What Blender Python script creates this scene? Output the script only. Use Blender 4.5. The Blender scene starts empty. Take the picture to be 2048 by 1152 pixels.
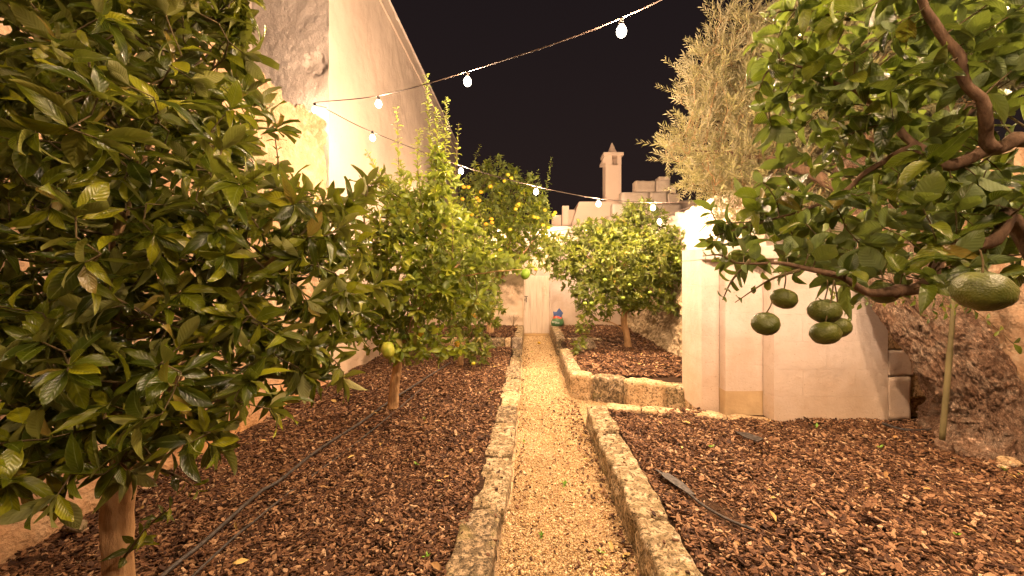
import bpy, bmesh, math, random
import numpy as np
from mathutils import Vector, Matrix, noise, Euler

R = math.radians
rng = np.random.default_rng(7)
random.seed(7)
SC = bpy.context.scene
COL = SC.collection

# ------------------------------------------------------------------ camera
HC = 1.65                       # eye height above the gravel path
FPX, VX, VY = 800.0, 1058.0, 548.0
cd = bpy.data.cameras.new('camera'); cam = bpy.data.objects.new('camera', cd); COL.objects.link(cam)
cam.location = (0, 0, HC); cam.rotation_euler = (R(90), 0, 0)
cd.sensor_width = 36; cd.lens = FPX / 2048 * 36
cd.shift_x = (1024 - VX) / 2048; cd.shift_y = (VY - 576) / 2048
cd.clip_start = 0.05; cd.clip_end = 400
SC.camera = cam

def at(px, py, d):
    """metres, for a spot seen at px,py of the 2048 px photograph standing d metres down the garden"""
    return Vector(((px - VX) / FPX * d, d, HC - (py - VY) / FPX * d))

# ------------------------------------------------------------------ night sky + exposure
W = bpy.data.worlds.new('World'); SC.world = W; W.use_nodes = True
bg = W.node_tree.nodes['Background']
tcw = W.node_tree.nodes.new('ShaderNodeTexCoord'); spw = W.node_tree.nodes.new('ShaderNodeSeparateXYZ'); rmw = W.node_tree.nodes.new('ShaderNodeValToRGB')
W.node_tree.links.new(tcw.outputs['Generated'], spw.inputs[0]); W.node_tree.links.new(spw.outputs[2], rmw.inputs[0]); W.node_tree.links.new(rmw.outputs[0], bg.inputs[0])
rmw.color_ramp.elements[0].position = 0.0; rmw.color_ramp.elements[0].color = (.024, .0145, .0125, 1)
rmw.color_ramp.elements[1].position = .65; rmw.color_ramp.elements[1].color = (.0125, .0085, .0095, 1); bg.inputs[1].default_value = 1.0
SC.view_settings.view_transform = 'Standard'; SC.view_settings.look = 'None'
SC.view_settings.exposure = 0.0; SC.view_settings.gamma = 1.0
SC.view_settings.use_curve_mapping = False
SC.cycles.max_bounces = 6; SC.cycles.diffuse_bounces = 3; SC.cycles.glossy_bounces = 2
SC.cycles.transmission_bounces = 4; SC.cycles.transparent_max_bounces = 4
SC.cycles.use_denoising = True
SC.cycles.sample_clamp_indirect = 4
BULB_W = 830.0
BULB_COL = (1.0, 0.67, 0.42)

# ------------------------------------------------------------------ node helpers
class G:
    def __init__(s, name):
        s.m = bpy.data.materials.new(name); s.m.use_nodes = True
        s.t = s.m.node_tree; s.n = s.t.nodes; s.l = s.t.links
        s.b = s.n['Principled BSDF']; s.out = s.n['Material Output']
        s.tc = None
    def set(s, inp, v):
        if isinstance(v, bpy.types.NodeSocket): s.l.new(v, inp)
        elif v is not None: inp.default_value = v
    def coord(s, kind='Object'):
        if s.tc is None: s.tc = s.n.new('ShaderNodeTexCoord')
        return s.tc.outputs[kind]
    def pos(s):
        return s.n.new('ShaderNodeNewGeometry').outputs['Position']
    def noise(s, scale, detail=4, rough=.55, vec=None, dist=0, out=0):
        n = s.n.new('ShaderNodeTexNoise'); s.l.new(vec or s.pos(), n.inputs['Vector'])
        n.inputs['Scale'].default_value = scale; n.inputs['Detail'].default_value = detail
        n.inputs['Roughness'].default_value = rough; n.inputs['Distortion'].default_value = dist
        return n.outputs[out]
    def voro(s, scale, feature='F1', vec=None, out='Distance'):
        n = s.n.new('ShaderNodeTexVoronoi'); n.feature = feature
        s.l.new(vec or s.pos(), n.inputs['Vector']); n.inputs['Scale'].default_value = scale
        return n.outputs[out]
    def scale(s, vec, v):
        n = s.n.new('ShaderNodeMapping'); s.l.new(vec, n.inputs[0]); n.inputs['Scale'].default_value = v
        return n.outputs[0]
    def ramp(s, f, stops):
        n = s.n.new('ShaderNodeValToRGB'); s.l.new(f, n.inputs[0]); e = n.color_ramp.elements
        while len(e) < len(stops): e.new(.5)
        for k, (p, c) in enumerate(stops):
            e[k].position = p
            e[k].color = (c, c, c, 1) if not hasattr(c, '__len__') else (*c, 1)
        return n.outputs[0]
    def mix(s, f, a, b, mode='MIX'):
        n = s.n.new('ShaderNodeMix'); n.data_type = 'RGBA'; n.blend_type = mode
        s.set(n.inputs[0], f)
        for i, v in ((6, a), (7, b)):
            s.set(n.inputs[i], v if isinstance(v, bpy.types.NodeSocket) else (*v, 1))
        return n.outputs[2]
    def math(s, op, a, b=None, c=None):
        n = s.n.new('ShaderNodeMath'); n.operation = op
        s.set(n.inputs[0], a); s.set(n.inputs[1], b)
        if c is not None: s.set(n.inputs[2], c)
        return n.outputs[0]
    def hsv(s, col, h=.5, sat=1, v=1):
        n = s.n.new('ShaderNodeHueSaturation'); s.set(n.inputs['Hue'], h); s.set(n.inputs['Saturation'], sat)
        s.set(n.inputs['Value'], v); s.set(n.inputs['Color'], col if isinstance(col, bpy.types.NodeSocket) else (*col, 1))
        return n.outputs[0]
    def bump(s, h, strength=.5, dist=.01, prev=None):
        n = s.n.new('ShaderNodeBump'); n.inputs['Strength'].default_value = strength
        n.inputs['Distance'].default_value = dist; s.l.new(h, n.inputs['Height'])
        if prev is not None: s.l.new(prev, n.inputs['Normal'])
        return n.outputs[0]
    def sep(s, vec):
        n = s.n.new('ShaderNodeSeparateXYZ'); s.l.new(vec, n.inputs[0]); return n.outputs
    def rnd(s):
        a = s.n.new('ShaderNodeNewGeometry').outputs['Random Per Island']
        b = s.n.new('ShaderNodeObjectInfo').outputs['Random']
        return s.math('FRACT', s.math('ADD', a, b))
    def done(s, col, rough=.85, normal=None, spec=.3):
        s.set(s.b.inputs['Base Color'], col if isinstance(col, bpy.types.NodeSocket) else (*col, 1))
        s.set(s.b.inputs['Roughness'], rough); s.b.inputs['Specular IOR Level'].default_value = spec
        if normal is not None: s.l.new(normal, s.b.inputs['Normal'])
        return s.m

M = {}
# soft quarried stone with a warm ochre tone (left garden wall)
g = G('ochre_rubble_stone')
c = g.ramp(g.noise(1.6, 6, .6), [(.3, (.34, .20, .10)), (.5, (.50, .32, .19)), (.68, (.60, .42, .27))])
c = g.mix(g.ramp(g.noise(9, 5, .65), [(.5, 0), (.64, .75)]), c, (.60, .46, .31))
c = g.mix(g.ramp(g.noise(26, 5, .7), [(.56, 0), (.7, .5)]), c, (.22, .12, .055))
z = g.sep(g.pos())[2]
c = g.mix(g.ramp(g.math('ADD', g.math('MULTIPLY', z, .6), g.noise(1.5, 4)), [(.5, .75), (1.3, 0)]), c, (.52, .245, .07))
h = g.math('ADD', g.noise(14, 8, .7), g.math('MULTIPLY', g.voro(38), .35))
M['ochre'] = g.done(c, .95, g.bump(h, .9, .035), .15)
# lime washed plaster
def plaster(name, col, dark, stain=.35, b=.014, streak=True):
    g = G(name)
    c = g.mix(g.ramp(g.noise(1.3, 6, .65), [(.40, 0), (.66, stain)]), col, dark)
    c = g.mix(g.ramp(g.noise(7, 6, .7), [(.58, 0), (.75, stain * .8)]), c, dark)
    if streak:
        c = g.mix(g.ramp(g.noise(3, 5, .6, g.scale(g.pos(), (1, 1, .12))), [(.55, 0), (.8, stain * .7)]), c, dark)
    z = g.sep(g.pos())[2]
    low = g.math('SUBTRACT', 1.0, g.math('MULTIPLY', g.math('ADD', z, g.math('MULTIPLY', g.noise(4, 4), -.5)), 1.1))
    lowc = g.n.new('ShaderNodeClamp'); g.l.new(low, lowc.inputs[0])
    c = g.mix(g.math('MULTIPLY', lowc.outputs[0], .5), c, (.50, .33, .17))
    c = g.mix(g.ramp(g.noise(60, 2), [(.66, 0), (.7, .4)]), c, (.2, .13, .08))
    h = g.math('ADD', g.noise(5, 7, .6), g.math('MULTIPLY', g.noise(45, 4, .6), .3))
    return g.done(c, .9, g.bump(h, .8, b), .2)
M['white_wall'] = plaster('limewashed_wall', (.58, .50, .45), (.36, .27, .20), .6)
M['house'] = plaster('house_limewash', (.74, .64, .58), (.54, .43, .36), .4, .06, False)
M['house_side'] = plaster('house_side_render', (.60, .49, .41), (.46, .36, .28), .25, .02, True)
M['neighbour'] = plaster('neighbour_render', (.78, .61, .49), (.66, .50, .39), .3, .006)
M['rubble_white'] = plaster('old_limewashed_blocks', (.70, .60, .52), (.40, .30, .2), .6, .02)
# mouldy plaster at the back
g = G('mouldy_plaster')
c = g.ramp(g.noise(2, 5), [(.3, (.50, .37, .25)), (.7, (.60, .48, .36))])
z = g.sep(g.pos())[2]
mz = g.ramp(g.math('ADD', g.math('MULTIPLY', z, .45), g.math('MULTIPLY', g.noise(5, 8, .75), .75)), [(.86, 0), (1.05, .9)])
c = g.mix(mz, c, (.13, .10, .055))
M['mould'] = g.done(c, .95, g.bump(g.noise(30, 6), .6, .01), .15)
# lichen covered kerb stone
def lichen(name, a, b2, dark, amt=.55, s=1.0):
    g = G(name)
    oi = g.n.new('ShaderNodeObjectInfo').outputs['Random']
    off = g.n.new('ShaderNodeVectorMath'); off.operation = 'ADD'; g.l.new(g.pos(), off.inputs[0])
    cmb = g.n.new('ShaderNodeCombineXYZ'); g.l.new(g.math('MULTIPLY', oi, 9), cmb.inputs[0]); g.l.new(cmb.outputs[0], off.inputs[1])
    v = off.outputs[0]
    c = g.ramp(g.noise(7 * s, 6, .6, v), [(.3, a), (.62, b2)])
    c = g.mix(g.ramp(g.noise(17 * s, 7, .72, v), [(.44, 0), (.54, amt)]), c, dark)
    c = g.mix(g.ramp(g.noise(40 * s, 5, .7, v), [(.52, 0), (.58, .85)]), c, tuple(x * .4 for x in dark))
    c = g.mix(g.ramp(g.noise(11 * s, 6, .7, v, out=0), [(.60, 0), (.66, .7)]), c, (.58, .50, .38))
    c = g.mix(g.ramp(g.noise(5 * s, 2, .5, v), [(.62, 0), (.7, .35)]), c, (.25, .21, .07))
    h = g.math('ADD', g.noise(28, 8, .75, v), g.math('MULTIPLY', g.voro(70, vec=v), .5))
    return g.done(c, .95, g.bump(h, .9, .014), .15)
M['kerb'] = lichen('lichened_kerb_stone', (.33, .24, .13), (.50, .385, .24), (.13, .095, .045), .75)
M['kerb_dark'] = lichen('dark_lichened_stone', (.30, .22, .12), (.42, .32, .20), (.085, .062, .035), .85)
M['kerb_pale'] = lichen('ochre_kerb_stone', (.48, .33, .17), (.60, .44, .26), (.30, .20, .10), .5)
M['boulder'] = lichen('grey_boulder_stone', (.30, .23, .15), (.42, .34, .25), (.14, .10, .07), .6)
# rough natural rock
g = G('natural_rock_wall')
c = g.ramp(g.noise(3, 7, .7), [(.3, (.16, .11, .055)), (.5, (.33, .25, .15)), (.7, (.48, .38, .25))])
M['rock'] = g.done(c, .95, g.bump(g.math('ADD', g.noise(9, 8, .7), g.voro(13)), 1, .05), .1)
# ground under mulch, chips, gravel
g = G('dark_soil'); M['soil'] = g.done(g.ramp(g.noise(30, 6), [(.3, (.022, .012, .007)), (.7, (.06, .033, .018))]), .95, g.bump(g.noise(60, 5), 1, .02), .1)
g = G('bark_chip')
r = g.rnd()
c = g.ramp(r, [(0, (.035, .014, .007)), (.28, (.075, .033, .015)), (.55, (.145, .067, .030)), (.78, (.22, .112, .053)), (.92, (.32, .185, .095)), (1, (.46, .31, .18))])
c = g.mix(.5, c, g.ramp(g.noise(140, 3), [(.3, .25), (.7, 1)]), 'MULTIPLY')
M['chip'] = g.done(c, .82, g.bump(g.noise(220, 3), .4, .004), .3)
g = G('gravel_bed'); M['gravel_bed'] = g.done(g.ramp(g.noise(70, 5, .7), [(.3, (.20, .13, .065)), (.6, (.44, .31, .175))]), .95, g.bump(g.voro(110), 1, .01), .1)
g = G('gravel_pebble')
c = g.ramp(g.rnd(), [(0, (.26, .15, .06)), (.2, (.48, .32, .145)), (.75, (.63, .45, .23)), (1, (.76, .60, .38))])
c = g.mix(g.ramp(g.noise(2.2, 5, .6), [(.5, 0), (.7, .45)]), c, (.30, .20, .10))
M['pebble'] = g.done(c, .85, None, .25)
# barks
def bark(name, a, b2, sc=1.0, bd=.01):
    g = G(name)
    v = g.scale(g.pos(), (1, 1, .25))
    c = g.ramp(g.noise(22 * sc, 6, .65, v), [(.3, a), (.7, b2)])
    return g.done(c, .9, g.bump(g.math('ADD', g.noise(60 * sc, 6, .7, v), g.noise(18 * sc, 3, .5, v)), .8, bd), .2)
M['bark'] = bark('citrus_bark', (.24, .135, .062), (.52, .33, .165))
M['bark_thick'] = bark('old_citrus_bark', (.06, .035, .022), (.20, .125, .075))
M['twig'] = bark('green_brown_twig', (.07, .05, .02), (.15, .11, .05))
g = G('olive_bark')

p = g.noise(7, 9, .75)
c = g.ramp(p, [(.34, (.28, .15, .085)), (.48, (.62, .39, .25)), (.6, (.86, .64, .46))])
u = g.n.new('ShaderNodeVectorMath'); u.operation = 'ADD'; g.l.new(g.pos(), u.inputs[0])
w = g.n.new('ShaderNodeVectorMath'); w.operation = 'SCALE'; g.l.new(g.noise(6, 5, .7, out=1), w.inputs[0]); w.inputs['Scale'].default_value = .35; g.l.new(w.outputs[0], u.inputs[1])
v = g.n.new('ShaderNodeMapping'); g.l.new(u.outputs[0], v.inputs[0]); v.inputs['Rotation'].default_value = (0, R(-28), 0); v.inputs['Scale'].default_value = (30, 22, 13)
e1 = g.n.new('ShaderNodeTexNoise'); g.l.new(v.outputs[0], e1.inputs['Vector']); e1.inputs['Scale'].default_value = 1.0; e1.inputs['Detail'].default_value = 9; e1.inputs['Roughness'].default_value = .7
ridge = g.math('ABSOLUTE', g.math('SUBTRACT', e1.outputs[0], .5))
crack = g.ramp(ridge, [(.0, 0), (.05, 1)])
v2 = g.n.new('ShaderNodeMapping'); g.l.new(u.outputs[0], v2.inputs[0]); v2.inputs['Rotation'].default_value = (0, R(-28), 0); v2.inputs['Scale'].default_value = (24, 18, 9)
vo = g.n.new('ShaderNodeTexVoronoi'); vo.feature = 'DISTANCE_TO_EDGE'; g.l.new(v2.outputs[0], vo.inputs['Vector']); vo.inputs['Scale'].default_value = 1
crack = g.math('MULTIPLY', crack, g.ramp(vo.outputs['Distance'], [(.0, .0), (.11, 1)]))
c = g.mix(crack, g.mix(.55, c, (.07, .038, .022)), c)
uvn = g.noise(1, 6, .65, g.scale(g.mix(.04, g.coord('UV'), g.noise(4, 4, .6, out=1)), (34, 9, 1)))
fur = g.ramp(g.math('ABSOLUTE', g.math('SUBTRACT', uvn, .5)), [(.0, 0), (.06, 1)])
c = g.mix(fur, g.mix(.6, c, (.06, .032, .02)), c)
crack = g.math('MULTIPLY', crack, fur)
hh = g.math('ADD', g.math('MULTIPLY', crack, 1.3), g.math('MULTIPLY', g.noise(30, 9, .8), 1.2))
M['olive_bark'] = g.done(c, .92, g.bump(hh, 1, .03), .15)

# leaves
def leafmat(name, cols, under, rough=.27, trans=.2, tcol=(.30, .36, .03), vein=.6, yellow=.04):
    g = G(name)
    r = g.rnd()
    n = len(cols)
    c = g.ramp(r, [(k / (n - 1), cc) for k, cc in enumerate(cols)])
    r2 = g.math('FRACT', g.math('MULTIPLY', r, 17.31))
    c = g.mix(g.ramp(r2, [(1 - yellow, 0), (1 - yellow + .01, 1)]), c, (.22, .16, .03))
    uv = g.sep(g.coord('UV'))
    au = g.math('ABSOLUTE', g.math('SUBTRACT', uv[0], .5))
    mid = g.ramp(au, [(.0, 1), (.05, 0)])
    c = g.mix(g.math('MULTIPLY', mid, vein), c, (.20, .24, .07))
    edge = g.ramp(au, [(.44, 0), (.5, .5)])
    c = g.mix(edge, c, (.17, .17, .03))
    # side veins: ribs angled off the midrib
    w = g.math('SINE', g.math('MULTIPLY', g.math('SUBTRACT', uv[1], g.math('MULTIPLY', au, .5)), 60))
    blot = g.noise(25, 3)
    c = g.mix(g.ramp(blot, [(.35, .35), (.7, 0)]), c, tuple(x * .55 for x in cols[0]))
    back = g.n.new('ShaderNodeNewGeometry').outputs['Backfacing']
    c = g.mix(back, c, g.mix(.65, c, under))
    g.done(c, g.mix(back, (rough,) * 3, (.6,) * 3), g.bump(g.math('ADD', w, g.math('MULTIPLY', g.noise(45, 2), 3)), .22, .003), .4)
    tr = g.n.new('ShaderNodeBsdfTranslucent'); g.l.new(g.mix(.6, c, tcol), tr.inputs[0])
    mx = g.n.new('ShaderNodeMixShader'); mx.inputs[0].default_value = trans
    g.l.new(g.b.outputs[0], mx.inputs[1]); g.l.new(tr.outputs[0], mx.inputs[2]); g.l.new(mx.outputs[0], g.out.inputs[0])
    return g.m
M['leaf_dark'] = leafmat('dark_citrus_leaf', [(.018, .028, .002), (.048, .066, .003), (.115, .135, .006), (.27, .27, .010)], (.15, .15, .035))
M['leaf_mid'] = leafmat('lemon_leaf', [(.07, .11, .006), (.15, .20, .009), (.25, .30, .014), (.38, .40, .03)], (.16, .21, .07), .4, .35)
M['leaf_bright'] = leafmat('young_lemon_leaf', [(.18, .23, .02), (.27, .31, .03), (.36, .38, .045)], (.24, .30, .08), .4, .42, (.42, .48, .05), .3, 0)
M['leaf_orange'] = leafmat('orange_tree_leaf', [(.06, .08, .007), (.11, .135, .010), (.18, .20, .015)], (.15, .18, .06), .42, .32)
M['leaf_round'] = leafmat('mandarin_leaf', [(.018, .031, .003), (.040, .064, .005), (.080, .108, .008), (.18, .20, .018)], (.14, .19, .07), .32, .22, (.28, .38, .03), .6, .03)
M['leaf_olive'] = leafmat('olive_leaf', [(.20, .195, .07), (.33, .31, .125), (.50, .45, .22)], (.34, .31, .21), .5, .22, (.30, .28, .12), .1, 0)
# fruits
def fruitmat(name, a, b2, bs=.5):
    g = G(name)
    c = g.ramp(g.noise(14, 4), [(.35, a), (.65, b2)])
    c = g.mix(g.ramp(g.voro(190), [(.0, .5), (.3, 0)]), c, tuple(x * .5 for x in a))
    return g.done(c, .5, g.bump(g.voro(200), bs, .0025), .4)
M['green_fruit'] = fruitmat('unripe_mandarin_peel', (.05, .062, .007), (.10, .11, .012))
M['citron'] = fruitmat('lumpy_citron_peel', (.22, .26, .02), (.34, .33, .04))
M['young_fruit'] = fruitmat('young_green_peel', (.11, .17, .012), (.17, .23, .02))
M['lime'] = fruitmat('green_lemon_peel', (.16, .30, .02), (.22, .36, .03))
M['orange_fruit'] = fruitmat('ripe_mandarin_peel', (.52, .29, .015), (.60, .38, .02))
M['yellow_fruit'] = fruitmat('ripening_mandarin_peel', (.40, .38, .02), (.48, .42, .03))
# others
g = G('black_rubber'); M['rubber'] = g.done(g.ramp(g.noise(40, 4), [(.4, (.018, .015, .013)), (.7, (.07, .055, .045))]), .6, None, .4)
g = G('cable_rubber'); M['cable'] = g.done((.05, .035, .028), .5, None, .4)
g = G('bulb_socket'); M['socket'] = g.done((.02, .016, .014), .5)
g = G('lit_bulb_glass'); g.b.inputs['Base Color'].default_value = (1, .9, .75, 1)
g.b.inputs['Emission Color'].default_value = (1, .86, .66, 1); g.b.inputs['Emission Strength'].default_value = 14
g.m.cycles.emission_sampling = 'NONE'; M['bulb'] = g.m
g = G('painted_door_wood')
c = g.ramp(g.noise(4, 5, .6, g.scale(g.pos(), (6, 1, .5))), [(.3, (.52, .42, .32)), (.6, (.64, .54, .43))])
c = g.mix(g.ramp(g.noise(3.5, 5, .7), [(.6, 0), (.72, .5)]), c, (.35, .26, .16))
M['door'] = g.done(c, .7, g.bump(g.noise(30, 4, .6, g.scale(g.pos(), (4, 1, .2))), .4, .004), .3)
g = G('black_iron'); M['iron'] = g.done((.02, .017, .015), .5)
g = G('drain_pipe_paint'); M['pipe'] = g.done((.55, .47, .41), .6)
g = G('threshold_stone'); M['threshold'] = g.done((.42, .28, .13), .9)
g = G('bare_tufa_stone'); M['tufa'] = g.done(g.mix(g.ramp(g.noise(5, 6, .65), [(.35, 0), (.7, .6)]), (.50, .36, .20), (.34, .23, .12)), .95, g.bump(g.noise(40, 6), .5, .006), .15)
g = G('pole_bark'); M['pole'] = g.done(g.ramp(g.noise(9, 4, .5, g.scale(g.pos(), (1, 1, .3))), [(.3, (.075, .062, .024)), (.7, (.14, .115, .05))]), .7, g.bump(g.noise(70, 3), .4, .003), .3)
for k, col in dict(bag_blue=(.07, .12, .30), bag_green=(.05, .13, .05), bag_red=(.6, .08, .04), bag_white=(.8, .8, .78)).items():
    g = G(k + '_plastic'); M[k] = g.done(g.mix(g.ramp(g.noise(9, 3), [(.4, 0), (.7, .4)]), col, tuple(min(1, x * 1.8 + .03) for x in col)), .35, None, .5)
g = G('weed_leaf'); M['weed'] = g.done((.14, .26, .025), .5)
g = G('dry_straw'); M['straw'] = g.done((.40, .30, .15), .8)

# ------------------------------------------------------------------ object helpers
def tag(o, label=None, cat=None, group=None, kind=None):
    if label: o['label'] = label
    if cat: o['category'] = cat
    if group: o['group'] = group
    if kind: o['kind'] = kind
    return o
def empty(name, loc, label, cat, group=None):
    o = bpy.data.objects.new(name, None); COL.objects.link(o); o.location = loc
    o.empty_display_size = .1
    return tag(o, label, cat, group)
def link(name, me, mat=None, parent=None, loc=None):
    o = bpy.data.objects.new(name, me); COL.objects.link(o)
    if mat is not None and not me.materials: me.materials.append(mat)
    if parent is not None: o.parent = parent
    if loc is not None: o.location = loc
    return o
def base_of(p): return Vector(p.location) if p is not None else Vector((0, 0, 0))
def np_mesh(name, V, F, uv=None, smooth=True):
    """V (n,3), F (m,k) uniform polygon size; uv per vertex (n,2)"""
    me = bpy.data.meshes.new(name)
    V = np.asarray(V, np.float32); F = np.asarray(F, np.int32); k = F.shape[1]
    me.vertices.add(len(V)); me.vertices.foreach_set('co', V.ravel())
    me.loops.add(F.size); me.loops.foreach_set('vertex_index', F.ravel())
    me.polygons.add(len(F)); me.polygons.foreach_set('loop_start', np.arange(0, F.size, k, dtype=np.int32))
    me.polygons.foreach_set('loop_total', np.full(len(F), k, np.int32))
    me.update(calc_edges=True)
    if uv is not None:
        l = me.uv_layers.new(name='UVMap'); l.data.foreach_set('uv', np.asarray(uv, np.float32)[F.ravel()].ravel())
    me.polygons.foreach_set('use_smooth', np.full(len(F), smooth))
    return me
def bm_obj(name, bm, mat, parent=None, smooth=False):
    me = bpy.data.meshes.new(name); bm.to_mesh(me); bm.free()
    if parent is not None: me.transform(Matrix.Translation(-base_of(parent)))
    me.polygons.foreach_set('use_smooth', [smooth] * len(me.polygons))
    return link(name, me, mat, parent)
def box_bm(x0, x1, y0, y1, z0, z1, bevel=.006, cuts=0, amp=0, nscale=6, seed=0, rnd=0):
    bm = bmesh.new(); bmesh.ops.create_cube(bm, size=1)
    if cuts: bmesh.ops.subdivide_edges(bm, edges=bm.edges[:], cuts=cuts, use_grid_fill=True)
    cx, cy, cz = (x0 + x1) / 2, (y0 + y1) / 2, (z0 + z1) / 2
    sx, sy, sz = x1 - x0, y1 - y0, z1 - z0
    for v in bm.verts:
        p = Vector((v.co.x * sx, v.co.y * sy, v.co.z * sz))
        if rnd:                                            # round the arrises
            h = Vector((sx / 2, sy / 2, sz / 2)); q = Vector([max(-(h[i] - rnd), min(h[i] - rnd, p[i])) for i in range(3)])
            d = p - q
            if d.length > 1e-6: p = q + d.normalized() * min(d.length, rnd)
        p += Vector((cx, cy, cz))
        if amp:
            s = p * nscale + Vector((seed * 7.3, seed * 1.7, 0))
            p += Vector((noise.fractal(s, .6, 2, 4), noise.fractal(s + Vector((9, 0, 0)), .6, 2, 4), noise.fractal(s + Vector((0, 9, 0)), .6, 2, 4))) * amp
        v.co = p
    if bevel and not cuts: bmesh.ops.bevel(bm, geom=bm.edges[:], offset=bevel, segments=1, affect='EDGES')
    return bm
def box(name, x0, x1, y0, y1, z0, z1, mat, parent=None, **k):
    sm = bool(k.get('cuts'))
    return bm_obj(name, box_bm(x0, x1, y0, y1, z0, z1, **k), mat, parent, sm)
def tube_arrays(pts, rad, k=8, cap=True):
    P = np.array([tuple(p) for p in pts], float); n = len(P)
    T = np.gradient(P, axis=0); T /= np.linalg.norm(T, axis=1)[:, None] + 1e-9
    u = np.cross(T[0], (0, 0, 1.0)) if abs(T[0][2]) < .9 else np.cross(T[0], (1.0, 0, 0)); u /= np.linalg.norm(u)
    V = []; UV = []; L = 0
    a = np.arange(k) * 2 * math.pi / k
    for i in range(n):
        u = u - T[i] * (u @ T[i]); u /= np.linalg.norm(u) + 1e-9; w = np.cross(T[i], u)
        V.append(P[i] + rad[i] * (np.cos(a)[:, None] * u + np.sin(a)[:, None] * w))
    V = np.concatenate(V)
    F = []
    for i in range(n - 1):
        for j in range(k):
            F.append((i * k + j, i * k + (j + 1) % k, (i + 1) * k + (j + 1) % k, (i + 1) * k + j))
    if cap:
        V = np.vstack([V, P[0], P[-1]]); c0, c1 = len(V) - 2, len(V) - 1
        for j in range(k):
            F.append((c0, (j + 1) % k, j, j)); F.append((c1, (n - 1) * k + j, (n - 1) * k + (j + 1) % k, (n - 1) * k + (j + 1) % k))
    return V, F
def clean_faces(F):
    return [tuple(dict.fromkeys(f)) for f in F]
def tube(name, pts, rad, mat, parent=None, k=8):
    if not hasattr(rad, '__len__'): rad = [rad] * len(pts)
    V, F = tube_arrays(pts, rad, k)
    V = V - np.array(base_of(parent))
    me = bpy.data.meshes.new(name); me.from_pydata(V.tolist(), [], clean_faces(F)); me.update()
    me.polygons.foreach_set('use_smooth', [True] * len(me.polygons))
    return link(name, me, mat, parent)
def smooth_path(pts, per=6):
    P = [Vector(p) for p in pts]; out = []
    Q = [P[0] * 2 - P[1]] + P + [P[-1] * 2 - P[-2]]
    for i in range(1, len(Q) - 2):
        for s in range(per):
            t = s / per
            out.append(.5 * ((2 * Q[i]) + (-Q[i - 1] + Q[i + 1]) * t + (2 * Q[i - 1] - 5 * Q[i] + 4 * Q[i + 1] - Q[i + 2]) * t * t + (-Q[i - 1] + 3 * Q[i] - 3 * Q[i + 1] + Q[i + 2]) * t ** 3))
    out.append(P[-1]); return out
def lerp_r(rs, n):
    return list(np.interp(np.linspace(0, len(rs) - 1, n), range(len(rs)), rs))
def sheet(name, fn, nu, nv, mat, parent=None):
    """grid mesh from fn(u,v)->Vector"""
    V = [tuple(fn(i / nu, j / nv) - base_of(parent)) for j in range(nv + 1) for i in range(nu + 1)]
    F = [(j * (nu + 1) + i, j * (nu + 1) + i + 1, (j + 1) * (nu + 1) + i + 1, (j + 1) * (nu + 1) + i) for j in range(nv) for i in range(nu)]
    me = bpy.data.meshes.new(name); me.from_pydata(V, [], F); me.update()
    me.polygons.foreach_set('use_smooth', [True] * len(me.polygons))
    return link(name, me, mat, parent)
def fr(p, s, oct=4, off=0):
    return noise.fractal(Vector(p) * s + Vector((off, off * .37, 0)), .55, 2.1, oct)

# ------------------------------------------------------------------ ground
tag(sheet('ground', lambda u, v: Vector((-60 + 120 * u, -40 + 120 * v, -.03)), 8, 8, M['soil']), kind='structure')
tag(sheet('mulch_bed', lambda u, v: Vector((-2.95 + 2.62 * u, -1 + 9.5 * v, .10 + .02 * fr((u * 2.6, v * 9.5, 0), 1.5))), 40, 120, M['soil']), kind='structure')
tag(sheet('mulch_bed', lambda u, v: Vector((.72 + 3.95 * u, -1 + 5.35 * v, .185 + .02 * fr((u * 4, v * 5, 3), 1.5))), 50, 60, M['soil']), kind='structure')
tag(sheet('mulch_bed', lambda u, v: Vector((.62 + (2.3) * u, (5.40 - .94 * u) * (1 - v) + 7.95 * v, .27 + .02 * fr((u * 2, v * 5, 6), 1.5))), 30, 50, M['soil']), kind='structure')
tag(sheet('mulch_bed', lambda u, v: Vector((.66 + (2.3) * u, 7.85 + 2.9 * v, .285 + .02 * fr((u * 2, v * 5, 6), 1.5))), 30, 30, M['soil']), kind='structure')
tag(sheet('mulch_bed', lambda u, v: Vector((-2.95 + 2.75 * u, 8.42 + 2.4 * v, .27 + .03 * fr((u * 2, v * 5, 8), 1.5))), 30, 30, M['soil']), kind='structure')
tag(sheet('gravel_path', lambda u, v: Vector((-.22 + 2.5 * u, -2 + 12.75 * v, .0 + .012 * fr((u * 2.5, v * 13, 0), 2))), 30, 160, M['gravel_bed']), kind='structure')

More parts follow.
